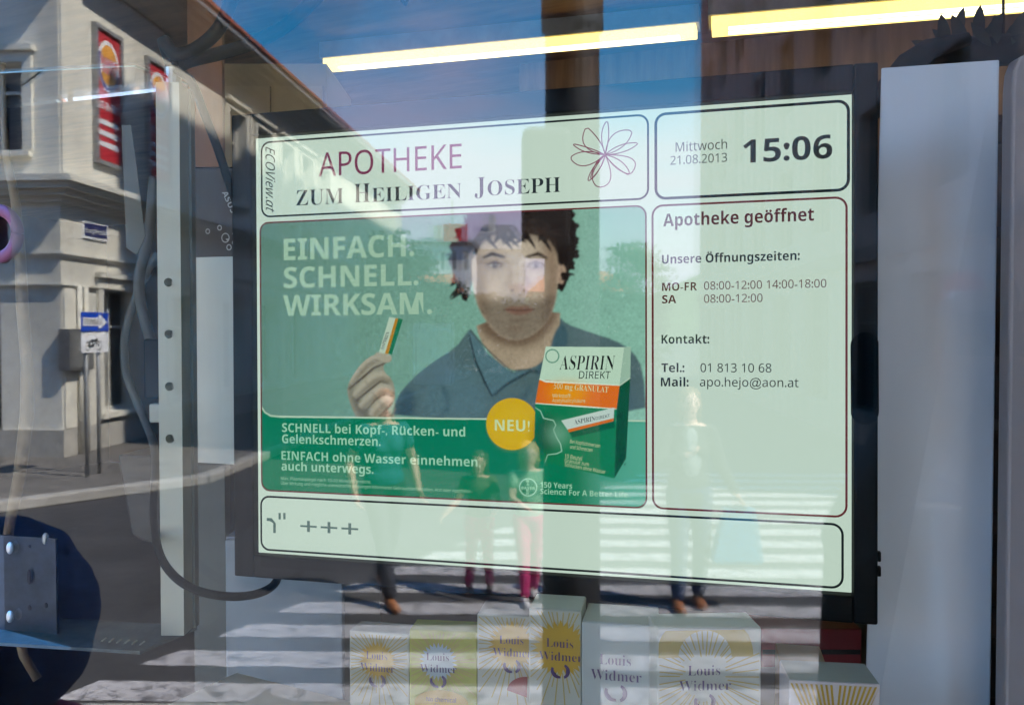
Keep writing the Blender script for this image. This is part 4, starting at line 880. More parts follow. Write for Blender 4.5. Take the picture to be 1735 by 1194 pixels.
for k in range(46):                              # outer silhouette
    t = rng.uniform(0, 1); an = math.radians(175+190*t); x = 872+84*math.cos(an); y = 432+86*math.sin(an); tuft(x, y, an+rng.uniform(-.9, .9), rng.uniform(12, 30), rng.uniform(6, 12), (32, 25, 24), rng.uniform(-1.4, 1.4))
for k in range(30):                              # ragged left side and right sideburn
    x, y = rng.uniform(776, 798), rng.uniform(410, 495); tuft(x, y, math.radians(rng.uniform(95, 200)), rng.uniform(14, 30), rng.uniform(5, 10), (36, 29, 27), rng.uniform(-1.2, 1.2))
for k in range(16):
    x, y = rng.uniform(955, 968), rng.uniform(400, 470); tuft(x, y, math.radians(rng.uniform(-20, 95)), rng.uniform(10, 20), rng.uniform(5, 9), (30, 24, 22), rng.uniform(-1, 1))
for k in range(170):                             # sheen
    t = rng.uniform(0, 1); an = math.radians(185+170*t); rr_2 = rng.uniform(.55, .98); x = 874+80*rr_2*math.cos(an); y = 440+80*rr_2*math.sin(an)
    if y < 392 or x < 796 or x > 950: tuft(x, y, an+math.pi/2+rng.uniform(-.5, .5), rng.uniform(10, 24), 1.8, (64, 54, 50), rng.uniform(-.6, .6), .55)
# photographic softness and texture over the figure
reg = blur(mask([(560, 520), (760, 340), (1000, 340), (1100, 560), (1100, 715), (560, 715)]), 4)[..., None]
soft = np.stack([blur(img[..., i], 1) for i in range(3)], -1); img = img*(1-reg)+soft*reg
tex = blur(rng.normal(0, 1, (NY, NX)), 1); tex2 = blur(rng.normal(0, 1, (NY, NX)), 6); tex /= tex.std(); tex2 /= tex2.std(); img = img*(1+reg*(.045*tex+.015*tex2)[..., None])
# hand with sachet
hand = [(588, 655), (600, 632), (616, 612), (634, 600), (655, 599), (664, 606), (663, 613), (650, 616), (651, 630), (665, 642), (671, 665), (666, 685), (655, 695), (664, 712), (606, 712), (596, 690), (590, 672)]
mhd = fill(hand, (150, 148, 130), 1, 0, 1)
fill([(590, 650), (600, 690), (612, 712), (640, 712), (612, 680), (600, 660)], (96, 92, 80), .8, 5, 2, mhd); fill([(600, 640), (640, 605), (655, 606), (620, 640)], (178, 172, 154), .7, 4, 2, mhd)
fill([(596, 664), (640, 630), (655, 640), (610, 676)], (176, 172, 154), .7, 4, 2, mhd); fill([(606, 684), (650, 650), (662, 662), (622, 694)], (172, 168, 150), .7, 4, 2, mhd); fill([(624, 700), (655, 668), (666, 676), (640, 706)], (168, 162, 144), .7, 4, 2, mhd)
for q in ([(590, 658), (612, 642), (634, 622), (655, 614)], [(603, 678), (626, 660), (645, 644), (658, 645)], [(631, 680), (648, 666), (656, 661), (669, 667)], [(654, 692), (662, 686), (666, 678)]): stroke(q, 3, (78, 66, 56), .9, 1, mhd)
def finger(pts, w_, base=(160, 154, 136)):
    stroke(pts, w_, base, 1, 1, mhd); stroke([(x+1.5, y+w_*.22) for x, y in pts], w_*.5, (104, 94, 80), .55, 3, mhd); stroke([(x-1, y-w_*.18) for x, y in pts], w_*.45, (196, 190, 172), .6, 3, mhd)
finger([(594, 650), (606, 632), (622, 614), (640, 605), (662, 606)], 17); finger([(600, 672), (616, 656), (634, 640), (650, 636), (660, 642)], 19); finger([(610, 690), (628, 674), (646, 658), (658, 658), (666, 664)], 18); finger([(628, 704), (644, 686), (656, 676), (666, 680)], 17)
for q in ([(592, 660), (612, 642), (634, 624), (653, 616)], [(604, 680), (626, 661), (645, 646), (660, 650)], [(620, 696), (638, 676), (654, 667), (668, 672)], [(640, 708), (656, 692), (666, 686)]): stroke(q, 3.2, (74, 62, 52), .85, 1, mhd)
fill([(651, 601), (661, 601), (664, 606), (660, 610), (652, 609)], (200, 182, 168), .8, 1, 2)
for (x, y) in ((612, 628), (622, 649), (634, 668), (646, 684)): stroke([(x-3, y-4), (x+3, y+4)], 1.6, (112, 98, 84), .6, 1, mhd)
fill([(640, 712), (655, 690), (676, 712)], (120, 90, 70), .7, 3)
fill([(642, 598), (660, 537), (683, 541), (663, 601)], (190, 210, 190), 1, 0, 0); fill([(657, 599), (674, 539), (683, 541), (664, 601)], (24, 118, 84), 1, 0, 0); fill([(652.5, 599), (670.5, 539), (675, 540), (658, 600)], (186, 132, 42), 1, 0, 0)
fill([(636, 596), (650, 598), (664, 604), (662, 613), (650, 614), (636, 606)], (172, 166, 148), 1, 1, 2)
# green panel
gm = fill([(430, 870), (430, 688), (443, 688), (448, 698), (458, 704), (475, 706), (1110, 713), (1110, 870)], (6, 124, 88), 1, 0, 0)
for x0_ in range(985, 1110, 8): fill([(x0_, 712), (x0_+140, 712), (x0_+140, 870), (x0_, 870)], (96, 182, 158), .13, 8, 0, gm)
stroke([(440, 684), (443, 688), (449, 698), (459, 704), (475, 705.5), (700, 708), (1000, 712), (1105, 713)], 3.5, (190, 214, 190), .85)
stroke([(475, 705.5), (1105, 713)], 2.4, (190, 214, 190), .9)
# badge
fill(circ(868, 718, 44, 60), (214, 172, 8), 1, 0, 0); fill(circ(868, 722, 36, 40), (222, 184, 20), .5, 6, 0)
# carton
fill([(925, 587), (1058, 588), (1050, 653), (914, 643)], (192, 220, 198), 1, 0, 0)
fill([(1058, 588), (1069, 587), (1068, 640), (1050, 653)], (160, 192, 172), 1, 0, 0)
fill([(914, 643), (1050, 653), (1045, 693), (907, 683)], (226, 110, 20), 1, 0, 0); fill([(930, 648), (1000, 652), (990, 684), (930, 680)], (236, 160, 20), .8, 9)
fill([(907, 683), (1045, 693), (1041, 810), (905, 778)], (16, 126, 84), 1, 0, 0); fill([(1050, 653), (1068, 640), (1061, 776), (1041, 810), (1045, 693)], (14, 84, 56), 1, 0, 0)
fill([(905, 700), (950, 710), (950, 760), (905, 775)], (8, 40, 30), .6, 9); fill([(925, 720), (960, 715), (965, 750), (930, 755)], (140, 200, 170), .55, 10)
stroke([(914, 642), (925, 646), (1050, 652.5)], 3, (220, 236, 214)); stroke([(907, 683), (980, 688), (1045, 692.5)], 2.5, (220, 236, 214)); stroke([(1050, 653), (1068, 640)], 2, (200, 220, 200), .8)
for q in ([(907, 690), (916, 696), (921, 708), (938, 712), (942, 720), (938, 728)], [(938, 728), (944, 742), (950, 752), (952, 764), (944, 768), (928, 770), (924, 782)]): stroke(q, 2, (170, 214, 190), .9)
for k in range(70):
    x = rng.uniform(1044, 1058); y = rng.uniform(700, 790); stroke([(x, y), (x+rng.uniform(1, 4), y-rng.uniform(0, 4))], 1.3, (6, 40, 28), .8)
# sachet on carton
fill([(953, 712), (1040, 692), (1042, 724), (970, 741)], (10, 96, 66), 1, 0, 0); fill([(951, 712), (1041, 690), (1040, 709), (962, 728)], (196, 214, 206), 1, 0, 0); fill([(962, 727), (1040, 708), (1040, 713), (964, 732)], (214, 110, 34), 1, 0, 0)
for s_, (cx, cy, r_, c_) in enumerate(((936, 603, 11, (40, 120, 100)), (895, 825, 14.5, (170, 214, 190)))):
    for i in range(40):
        t0, t1 = 2*math.pi*i/40, 2*math.pi*(i+1)/40; stroke([(cx+r_*math.cos(t0), cy+r_*math.sin(t0)), (cx+r_*math.cos(t1), cy+r_*math.sin(t1))], 1.8, c_)
# rounded corners of the picture fall back to the display colour
R0 = .011; dx = np.maximum(np.maximum(a0+R0-GX, GX-(a1-R0)), 0); dy = np.maximum(np.maximum(b0_+R0-GY, GY-(b1_-R0)), 0)
om = np.clip((np.hypot(dx, dy)-R0)/sp+.5, 0, 1)[..., None]; img = img*(1-om)+l3((206, 224, 211))*om
img *= (1+rng.normal(0, .02, (NY, NX, 1)))
me = bpy.data.meshes.new('advert_picture')
vs = SO+GX[..., None]*ua+GY[..., None]*vb+.0006*wn; me.vertices.add(NX*NY); me.vertices.foreach_set('co', vs.reshape(-1).astype(np.float32))
idx = np.arange(NX*NY).reshape(NY, NX); fq = np.stack([idx[:-1, :-1], idx[:-1, 1:], idx[1:, 1:], idx[1:, :-1]], -1).reshape(-1, 4); nf = len(fq)
me.loops.add(nf*4); me.loops.foreach_set('vertex_index', fq.reshape(-1).astype(np.int32)); me.polygons.add(nf); me.polygons.foreach_set('loop_start', np.arange(0, nf*4, 4, dtype=np.int32)); me.polygons.foreach_set('loop_total', np.full(nf, 4, dtype=np.int32)); me.update(calc_edges=True)
ca_ = me.color_attributes.new('shown', 'FLOAT_COLOR', 'POINT'); cc_ = np.ones((NX*NY, 4), np.float32); cc_[:, :3] = np.clip(img.reshape(-1, 3), 0, 2); ca_.data.foreach_set('color', cc_.reshape(-1))
am = bpy.data.materials.new('advert_display'); am.use_nodes = True; n = am.node_tree.nodes; l = am.node_tree.links; n.clear(); o = n.new('ShaderNodeOutputMaterial'); e = n.new('ShaderNodeEmission'); e.inputs[1].default_value = SCR
at_ = n.new('ShaderNodeVertexColor'); at_.layer_name = 'shown'; l.new(at_.outputs[0], e.inputs[0]); l.new(e.outputs[0], o.inputs[0]); me.materials.append(am)
ado = bpy.data.objects.new('advert_picture', me); COL.objects.link(ado); attach(ado, scn)

# box outlines of the page
def sub(mb, name, m): 
    return mb.build(name, m, scn)
def rrect(mb, pxs, th, w=.0012, R_=.012):
    q = [scr(*p) for p in pxs]; L_, R2 = (q[0][0]+q[3][0])/2, (q[1][0]+q[2][0])/2; T, B = (q[0][1]+q[1][1])/2, (q[2][1]+q[3][1])/2
    def ring(off):
        o = []
        for (cx, cy, s0_) in ((R2-R_, T-R_, 0), (L_+R_, T-R_, 90), (L_+R_, B+R_, 180), (R2-R_, B+R_, 270)):
            for t in np.linspace(0, 90, 7): o.append(S(cx+(R_-off)*math.cos(math.radians(s0_+t)), cy+(R_-off)*math.sin(math.radians(s0_+t)), w))
        return o
    a, b_ = ring(0), ring(th); n_ = len(a); mb.add(a+b_, [(i, (i+1) % n_, n_+(i+1) % n_, n_+i) for i in range(n_)])
m1 = MB(); rrect(m1, [(443, 240), (1101, 194), (1099, 339), (443, 369)], .0022); rrect(m1, [(443, 840), (1431, 884), (1428, 995), (441, 933)], .0024); sub(m1, 'outline', scol(26, 34, 36))
m1 = MB(); rrect(m1, [(1109, 191), (1441, 170), (1439, 325), (1109, 339)], .0030); sub(m1, 'outline', scol(20, 28, 30))
m1 = MB(); rrect(m1, [(443, 377), (1099, 347), (1094, 860), (441, 832)], .0018); sub(m1, 'outline', scol(104, 44, 48))
m1 = MB(); rrect(m1, [(1107, 347), (1439, 333), (1433, 876), (1102, 862)], .0022); sub(m1, 'outline', scol(104, 44, 48))
def T(mb, s_, pl, pr, hpx, off=0.0, shear=0.0, w=.0016):
    aL_, bL_ = scr(*pl); aR_, bR_ = scr(*pr); cap = scr(pl[0], pl[1]-hpx)[1]-bL_
    d_ = np.array([aR_-aL_, (bR_-bL_)]); wd = np.linalg.norm(d_); d_ = d_/wd
    if abs(d_[1]) < .06: d_ = np.array([1.0, 0.0])
    rg_ = ua*d_[0]+vb*d_[1]; up_ = -ua*d_[1]+vb*d_[0]
    text3(mb, s_, S(aL_, bL_, w), rg_, up_, wd, cap, off, shear)
ms_ = mserif
m1 = MB(); T(m1, 'APOTHEKE', (541, 300), (783, 286), 38, .002); sub(m1, 'lettering', scol(124, 44, 84))
m1 = MB(); T(m1, ms_('ZUM'), (503, 349), (583, 345), 26, -.008); T(m1, ms_('H'), (601, 344), (628, 343), 32, -.008); T(m1, ms_('EILIGEN'), (631, 343), (783, 335), 24, -.008); T(m1, ms_('J'), (805, 333), (823, 332), 32, -.008); T(m1, ms_('OSEPH'), (827, 332), (950, 325), 25, -.008); sub(m1, 'lettering', scol(36, 46, 52))
m1 = MB(); a_, b_ = scr(451, 249); a2_, b2_ = scr(451, 358); text3(m1, 'ECOView.at', S(a_, b_, .0016), -vb, ua, b_-b2_, (scr(469, 300)[0]-scr(454, 300)[0]), .0, .25, bold=False, italic=True); sub(m1, 'lettering', scol(24, 44, 44))
m1 = MB(); T(m1, 'Mittwoch', (1145, 258), (1232, 256), 15, .006); T(m1, '21.08.2013', (1136, 280), (1232, 277), 14, .006); sub(m1, 'lettering', scol(66, 74, 74))
m1 = MB(); T(m1, '15:06', (1259, 277), (1410, 270), 37, .045); sub(m1, 'lettering', scol(46, 52, 56))
m1 = MB(); T(m1, 'Apotheke geöffnet', (1124, 384), (1379, 378), 20, .032); T(m1, 'MO-FR', (1122, 493), (1181, 492), 13, .03); T(m1, 'SA', (1122, 514), (1146, 513), 13, .03); sub(m1, 'lettering', scol(86, 40, 44))
m1 = MB(); T(m1, '08:00-12:00 14:00-18:00', (1193, 491), (1400, 488), 13, .004); T(m1, '08:00-12:00', (1193, 513), (1292, 511), 13, .004); sub(m1, 'lettering', scol(104, 74, 76))
m1 = MB(); T(m1, 'Unsere Öffnungszeiten:', (1122, 447), (1355, 444), 14, .028); T(m1, 'Kontakt:', (1121, 582), (1202, 582), 14, .03); T(m1, 'Tel.:', (1121, 630), (1160, 630), 14, .03); T(m1, 'Mail:', (1120, 654), (1167, 655), 14, .03); T(m1, '01 813 10 68', (1187, 630), (1307, 630), 14, .006); T(m1, 'apo.hejo@aon.at', (1186, 654), (1353, 655), 14, .006); sub(m1, 'lettering', scol(38, 44, 46))
m1 = MB(); T(m1, '+++', (510, 904), (608, 907), 27, .02)
a_, b_ = scr(452, 901); a2_, b2_ = scr(464, 877); r2 = .0075
m1.add([S(a2_-.0, b_, .0016), S(a2_+.0035, b_, .0016), S(a2_+.0035, b2_-.006, .0016), S(a2_, b2_-.006, .0016)], [(0, 1, 2, 3)])
m1.add([S(a_+.001, b2_, .0016), S(a2_-.002, b2_, .0016), S(a2_+.0035, b2_-.006, .0016), S(a2_, b2_-.006, .0016), S(a2_-.004, b2_-.004, .0016), S(a_+.001, b2_-.0035, .0016)], [(0, 5, 4, 3, 2, 1)])
for xx in (473, 481):
    a_, b_ = scr(xx, 868); a2_, b2_ = scr(xx+4, 879); m1.add([S(a_, b2_, .0016), S(a2_, b2_, .0016), S(a2_, b_, .0016), S(a_, b_, .0016)], [(0, 1, 2, 3)])
sub(m1, 'lettering', scol(92, 116, 112))
m1 = MB(); T(m1, 'EINFACH.', (482, 441), (703, 437), 34, .05); T(m1, 'SCHNELL.', (482, 488), (710, 484), 33, .05); T(m1, 'WIRKSAM.', (481, 535), (733, 531), 33, .05); sub(m1, 'lettering', scol(166, 200, 176))
pg = scol(158, 208, 176)
m1 = MB(); T(m1, 'SCHNELL bei Kopf-, Rücken- und', (479, 731), (789, 739), 14, .036); T(m1, 'Gelenkschmerzen.', (479, 750), (646, 753), 14, .036); T(m1, 'EINFACH ohne Wasser einnehmen,', (478, 778), (815, 786), 14, .036); T(m1, 'auch unterwegs.', (478, 796), (634, 800), 14, .036); sub(m1, 'lettering', pg)
m1 = MB(); T(m1, 'Max. Plasmaspiegel nach 10-20 Minuten erreicht.', (477, 812), (630, 816), 5, .008); T(m1, 'Über Wirkung und mögliche unerwünschte Wirkungen informieren Gebrauchsinformation, Arzt oder Apotheker.', (477, 820), (800, 832), 5, .008); T(m1, '150 Years', (916, 825), (970, 827), 9, .03); T(m1, 'Science For A Better Life', (916, 836), (1064, 843), 9, .03); T(m1, 'BAYER', (884, 828), (907, 829), 4.5, .02); sub(m1, 'lettering', pg)
m1 = MB()
for i, ch_ in enumerate('BAYER'): T(m1, ch_, (892.5, 816.5+i*5.2), (897, 816.6+i*5.2), 4, .02) if i != 2 else None
sub(m1, 'lettering', pg)
m1 = MB(); T(m1, 'NEU!', (839, 729), (898, 727), 18, .055); sub(m1, 'lettering', scol(206, 222, 170))
m1 = MB(); T(m1, ms_('ASPIRIN'), (948, 626), (1040, 628), 24, -.012, .14); T(m1, 'DIREKT', (981, 641), (1034, 644), 12, .0, .1); sub(m1, 'lettering', scol(24, 28, 30))
m1 = MB(); T(m1, ms_('500 mg GRANULAT'), (939, 658), (1031, 665), 10, -.008); T(m1, 'Wirkstoff:', (936, 673), (968, 675), 6, .01); T(m1, 'Acetylsalicylsäure', (936, 681), (992, 685), 6, .01)
T(m1, 'Bei Kopfschmerzen', (966, 750), (1017, 758), 6, .01); T(m1, 'und Schmerzen', (966, 759), (1004, 765), 6, .01); T(m1, '10 Beutel', (957, 775), (986, 780), 7, .01); T(m1, 'Granulat zum', (957, 782), (998, 789), 6, .01); T(m1, 'Schlucken ohne Wasser', (957, 789), (1026, 802), 6, .01); sub(m1, 'lettering', scol(206, 214, 170))
m1 = MB(); T(m1, ms_('ASPIRIN'), (974, 719), (1009, 712), 8, -.01, .1); T(m1, 'DIREKT', (1010, 711), (1034, 706), 5, .0, .1); T(m1, ms_('ASPIRIN'), (650, 594), (661, 563), 6, -.01); sub(m1, 'lettering', scol(34, 40, 62))
# flower emblem, drawn with a fine line
m1 = MB()
def petal(tip, c1, c2, w=.0011):
    c0 = (1026, 263); pts = []
    for t in np.linspace(0, 1, 18):
        # up one side, back the other
        if t < .5: s_ = t*2; q = ((1-s_)**2*np.array(c0)+2*s_*(1-s_)*np.array(c1)+s_*s_*np.array(tip))
        else: s_ = (t-.5)*2; q = ((1-s_)**2*np.array(tip)+2*s_*(1-s_)*np.array(c2)+s_*s_*np.array(c0))
        pts.append(scr(*q))
    for i in range(len(pts)-1):
        p, q = np.array(pts[i]), np.array(pts[i+1]); d_ = q-p; ln = np.linalg.norm(d_)
        if ln < 1e-6: continue
        nn_2 = np.array([-d_[1], d_[0]])/ln*w/2; m1.quad(S(*(p-nn_2), .0016), S(*(q-nn_2), .0016), S(*(q+nn_2), .0016), S(*(p+nn_2), .0016))
petal((1029, 205), (1012, 225), (1036, 225)); petal((994, 215), (972, 255), (1022, 240)); petal((1072, 222), (1030, 215), (1066, 252)); petal((1083, 243), (1050, 240), (1062, 262)); petal((970, 244), (1000, 250), (985, 262)); petal((966, 268), (985, 250), (985, 298)); petal((1067, 298), (1040, 285), (1100, 262)); petal((1068, 296), (1044, 292), (1060, 270)); petal((996, 308), (1000, 285), (1014, 300)); petal((1000, 306), (1008, 270), (1022, 285)); petal((1013, 318), (990, 300), (1050, 318))
sub(m1, 'flower_emblem', scol(132, 66, 92))

# ================================================================ things behind the glass
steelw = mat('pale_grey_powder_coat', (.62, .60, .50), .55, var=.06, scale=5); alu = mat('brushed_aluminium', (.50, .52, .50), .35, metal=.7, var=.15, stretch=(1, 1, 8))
panelm = mat('grey_lacquered_panel', (.74, .76, .82), .45, var=.04, scale=3); cab = mat('blue_grey_cabinet', (.30, .35, .40), .5, var=.08)
cable = mat('black_cable_rubber', (.005, .005, .005), .65, spec=.2); darkpl = mat('dark_plastic', (.010, .009, .008), .6, var=.2, spec=.2)
def cambox(mb, x0, x1, y0, y1, Z, depth, Z2=None, vert=True):
    """upright box whose front face spans the given corners, Z at left, Z2 at right"""
    Z2 = Z2 or Z; a = P(x0, y1, Z); b_ = P(x1, y1, Z2); b_[2] = a[2]; top = P(x0, y0, Z)[2]; d_ = b_-a; n_ = V(-d_[1], d_[0], 0); n_ /= np.linalg.norm(n_)
    mb.box(a, d_, n_*depth, V(0, 0, top-a[2])); return a, d_, n_, top
# perforated upright
po = thing('perforated_upright', 'pale grey steel upright with a row of round holes at the left of the monitor', 'upright', P(292, 1075, 1.13))
fl_z = 0
a = P(273, 1076, 1.13); b_ = P(312, 1076, 1.13); b_[2] = a[2]; d_ = b_-a; nn = V(-d_[1], d_[0], 0); nn /= np.linalg.norm(nn); top = P(273, 146, 1.13)[2]
m1 = MB().box(a, d_, nn*.045, V(0, 0, top-a[2])); tube_o = m1.build('tube', steelw, None)
cut = MB()
for py in (479, 566, 654, 742):
    c_ = P(291, py, 1.13); cut.tube([c_-nn*.02, c_+nn*.012], .0057, 20)
co = cut.build('cut', steelw, None); bm_ = tube_o.modifiers.new('b', 'BOOLEAN'); bm_.object = co; bm_.operation = 'DIFFERENCE'; bm_.solver = 'EXACT'; bpy.context.view_layer.update()
nm_ = bpy.data.meshes.new_from_object(tube_o.evaluated_get(bpy.context.evaluated_depsgraph_get())); bpy.data.objects.remove(tube_o); bpy.data.objects.remove(co); nm_.name = 'tube'
o = bpy.data.objects.new('tube', nm_); COL.objects.link(o); attach(o, po)
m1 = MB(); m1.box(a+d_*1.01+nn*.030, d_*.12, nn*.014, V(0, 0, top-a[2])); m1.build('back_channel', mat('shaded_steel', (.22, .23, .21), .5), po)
m1 = MB(); c_ = P(293, 128, 1.13); m1.tube([c_-V(0, 0, .012), c_+V(0, 0, .008)], .011, 16); m1.build('clamp', alu, po)
# clear shelf on top and metal plate at the bottom
def hslab(pxs, z, th): return [Hz(x, y, z) for x, y in pxs], V(0, 0, th)
zt_ = P(293, 140, 1.13)[2]+.003
gm_ = glassmat('clear_acrylic', .35); gs = thing('acrylic_shelf', 'clear acrylic shelf resting on the perforated upright', 'shelf', P(293, 140, 1.13))
p_, d2 = hslab([(-40, 127), (228, 113), (330, 147), (300, 152), (-40, 190)], zt_, .005); m1 = MB().slab(p_, d2); m1.build('plate', gm_, gs)
m1 = MB().tube([Hz(-40, 126, zt_+.002), Hz(228, 112, zt_+.002)], .0010, 6); m1.tube([Hz(228, 112, zt_+.002), Hz(330, 146, zt_+.002)], .0015, 6); m1.build('edge', mat('bright_acrylic_edge', (.22, .29, .26), .3), gs)
zb_ = P(292, 1077, 1.13)[2]-.005
bpz = thing('base_plate', 'thin galvanised steel plate carrying the perforated upright at the lower left', 'plate', P(292, 1078, 1.13))
p_, d2 = hslab([(-20, 1092), (237, 1108), (334, 1066), (120, 1052), (-20, 1050)], zb_, .004); m1 = MB().slab(p_, d2); m1.build('plate', mat('dull_galvanised', (.10, .125, .125), .85, spec=.1, var=.3, scale=30), bpz)
m1 = MB()
for i in range(6): q = Hz(172+i*13, 1086+i*1.2, zb_+.0045); q2 = Hz(180+i*13, 1080+i*1.2, zb_+.0045); m1.tube([q, q2], .0012, 5)
m1.build('embossed_ribs', steelw, bpz)
ap = thing('mounting_plate', 'upright steel mounting plate with screws and holes at the left edge', 'plate', P(50, 1085, 1.10))
m1 = MB(); cambox(m1, -6, 96, 905, 1068, 1.16, .004, 1.14); m1.build('plate', mat('dull_steel', (.05, .06, .07), .6, metal=.1, var=.3, scale=40), ap)
for (x, y) in ((17, 928), (77, 912), (17, 1044)):
    m1 = MB(); c_ = P(x, y, 1.142); m1.ell(c_, R*.0045, F*.004, U*.008, 12, 8); m1.build('screw', alu, ap, smooth=True)
for (x, y, r_, h_) in ((49, 977, .003, .010), (50, 1029, .0025, .0035), (78, 1025, .0025, .0035), (50, 925, .002, .002)):
    m1 = MB(); c_ = P(x, y, 1.142); m1.ell(c_, R*r_, F*.0008, U*h_, 12, 8); m1.build('hole', blackp, ap)
# bent strap / stick at the left, pink ring
tan = mat('tan_leather', (.20, .13, .06), .6, var=.3, scale=20)
st_ = thing('curved_strap', 'long curved tan strap hanging at the left edge', 'strap', P(30, 900, 1.2))
m1 = MB().tube([P(x, y, 1.2) for x, y in ((4, 108), (6, 210), (12, 270), (26, 340), (34, 430), (38, 520), (46, 620), (46, 700), (34, 800), (18, 880), (8, 940), (22, 1030), (40, 1110), (64, 1150))], [.004, .004, .005, .006, .007, .008, .008, .009, .008, .007, .006, .006, .006, .006], 10); m1.build('band', tan, st_, smooth=True)
pr = thing('pink_ring', 'pink ring cut by the left edge of the picture', 'ring', P(-4, 440, 1.14))
m1 = MB().tube([P(-4+34*math.cos(t), 396+40*math.sin(t), 1.14) for t in np.linspace(0, 2*math.pi, 30)], .008, 10); m1.build('band', mat('pink_plastic', (.20, .06, .11), .5), pr, smooth=True)
# white board and notebook carton left of the monitor
wbd = thing('white_board', 'plain pale board standing behind the left edge of the monitor', 'board', P(370, 783, 1.3))
m1 = MB(); cambox(m1, 330, 470, 437, 783, 1.30, .006, 1.26); m1.build('panel', mat('pale_board', (.74, .71, .60), .6, var=.05), wbd)
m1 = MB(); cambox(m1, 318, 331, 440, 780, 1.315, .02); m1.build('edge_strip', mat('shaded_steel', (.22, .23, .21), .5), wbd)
nb = thing('computer_carton', 'black computer carton with white maker lettering and round symbols behind the cable', 'carton', P(370, 437, 1.4))
m1 = MB(); a, d_, n_, top = cambox(m1, 322, 470, 283, 560, 1.42, .05); m1.build('carton_body', mat('black_glossy_card', (.02, .02, .022), .25, var=.3), nb, bevel=.006, bseg=3)
rg_ = P(396, 360, 1.40)-P(380, 324, 1.40); wd = np.linalg.norm(rg_); rg_ /= wd; up_ = np.cross(-F, rg_)*1.0; up_ /= np.linalg.norm(up_)
m1 = MB(); text3(m1, 'ASUS', P(376, 326, 1.408), rg_, up_, wd, .0085, .02); 
for (x, y, r_) in ((382, 403, 7), (372, 386, 4), (388, 419, 4.5), (397, 411, 4), (352, 392, 4), (397, 396, 3.5)):
    for i in range(24):
        t0, t1 = 2*math.pi*i/24, 2*math.pi*(i+1)/24; q = [P(x+rr*math.cos(t), y+rr*1.2*math.sin(t), 1.408) for rr, t in ((r_, t0), (r_, t1), (r_-1.6, t1), (r_-1.6, t0))]; m1.quad(*q)
m1.build('lettering', mat('grey_print', (.45, .45, .45), .5), nb)
m1 = MB(); m1.slab([P(382, 405, 1.407), P(386, 409, 1.407), P(388, 404, 1.407)], F*.0004); m1.build('tick', mat('grey_print', (.45, .45, .45), .5), nb)
# tan and brown boards, far left inside
bd = thing('brown_board', 'brown wooden board standing upright behind the cables', 'board', P(350, 560, 2.4)); m1 = MB(); cambox(m1, 322, 380, 5, 560, 2.4, .02); m1.build('panel', mat('warm_brown_board', (.30, .13, .05), .6, var=.3, stretch=(1, 1, .2)), bd)
bd = thing('warm_lit_partition', 'tan cupboard with warm wall light put into its colour, behind the top left corner of the monitor', 'partition', P(450, 900, 2.7)); m1 = MB(); a, d_, n_, top = cambox(m1, 382, 560, 118, 1400, 2.7, .4); m1.build('case', mat('warm_lit_tan', (.40, .28, .12), .5, var=.12), bd)  # tan stands in for warm lamp light on the back wall
m1 = MB(); m1.box(a+d_*.03-n_*.012, d_*.45, n_*.011, V(0, 0, (top-a[2])*.97)); m1.box(a+d_*.52-n_*.012, d_*.45, n_*.011, V(0, 0, (top-a[2])*.97)); m1.build('door', mat('warm_lit_tan_door', (.44, .31, .14), .5, var=.12), bd)
vl = thing('lit_backboard', 'brown board added as a lit backdrop below the ceiling behind the yellow light', 'board', P(1400, 200, 3.5))  # added board, catches sky light where the back wall stays dark
m1 = MB(); cambox(m1, 880, 1900, 38, 330, 3.95, .03, 3.15); m1.build('board', mat('streaked_brown_wood', (.20, .115, .07), .6, var=.45, scale=6, stretch=(3, 3, .3)), vl)
# cables
def cable_thing(label, pts, r_, Z=None, m=None, name='cable'):
    t_ = thing(name, label, 'cable', P(*pts[0]) if len(pts[0]) == 3 else P(*pts[0], Z))
    q = [P(*p) if len(p) == 3 else P(*p, Z) for p in pts]; sm = []
    for i in range(len(q)-1):                    # Catmull-Rom
        p0, p1_, p2, p3 = q[max(i-1, 0)], q[i], q[i+1], q[min(i+2, len(q)-1)]
        for t in np.linspace(0, 1, 7)[:-1]: sm.append(.5*((2*p1_)+(-p0+p2)*t+(2*p0-5*p1_+4*p2-p3)*t*t+(-p0+3*p1_-3*p2+p3)*t**3))
    sm.append(q[-1]); MB().tube(sm, r_, 12).build('sheath', m or cable, t_, smooth=True); return t_
cable_thing('thick black cable rising from the upright into the sky at the top', [(292, 112, 1.13), (278, 70, 1.13), (296, 92, 1.12), (330, 84, 1.12), (370, 50, 1.11), (396, -10, 1.10)], .0085)
cable_thing('thick black cable sweeping to the right from the top of the upright', [(294, 118, 1.15), (320, 104, 1.14), (375, 90, 1.12), (430, 72, 1.10), (490, 40, 1.09), (560, -30, 1.08)], .0085)
cable_thing('flat black cable falling from the upright towards the computer carton', [(300, 120, 1.12), (325, 140, 1.11), (345, 190, 1.11), (368, 250, 1.12), (388, 310, 1.15), (402, 350, 1.2)], .0055)
cable_thing('black cable looping under the monitor from behind the upright', [(262, 820, 1.2), (260, 870, 1.16), (268, 930, 1.10), (292, 972, 1.06), (335, 1000, 1.04), (395, 1010, 1.04), (445, 1002, 1.07), (470, 980, 1.12), (470, 940, 1.2)], .0052)
cable_thing('grey cable loop hanging behind the left of the upright', [(268, 430, 1.5), (232, 500, 1.5), (212, 570, 1.5), (214, 630, 1.5), (236, 690, 1.5), (262, 760, 1.45), (262, 840, 1.3)], .007, m=mat('grey_cable_rubber', (.09, .09, .08), .6))
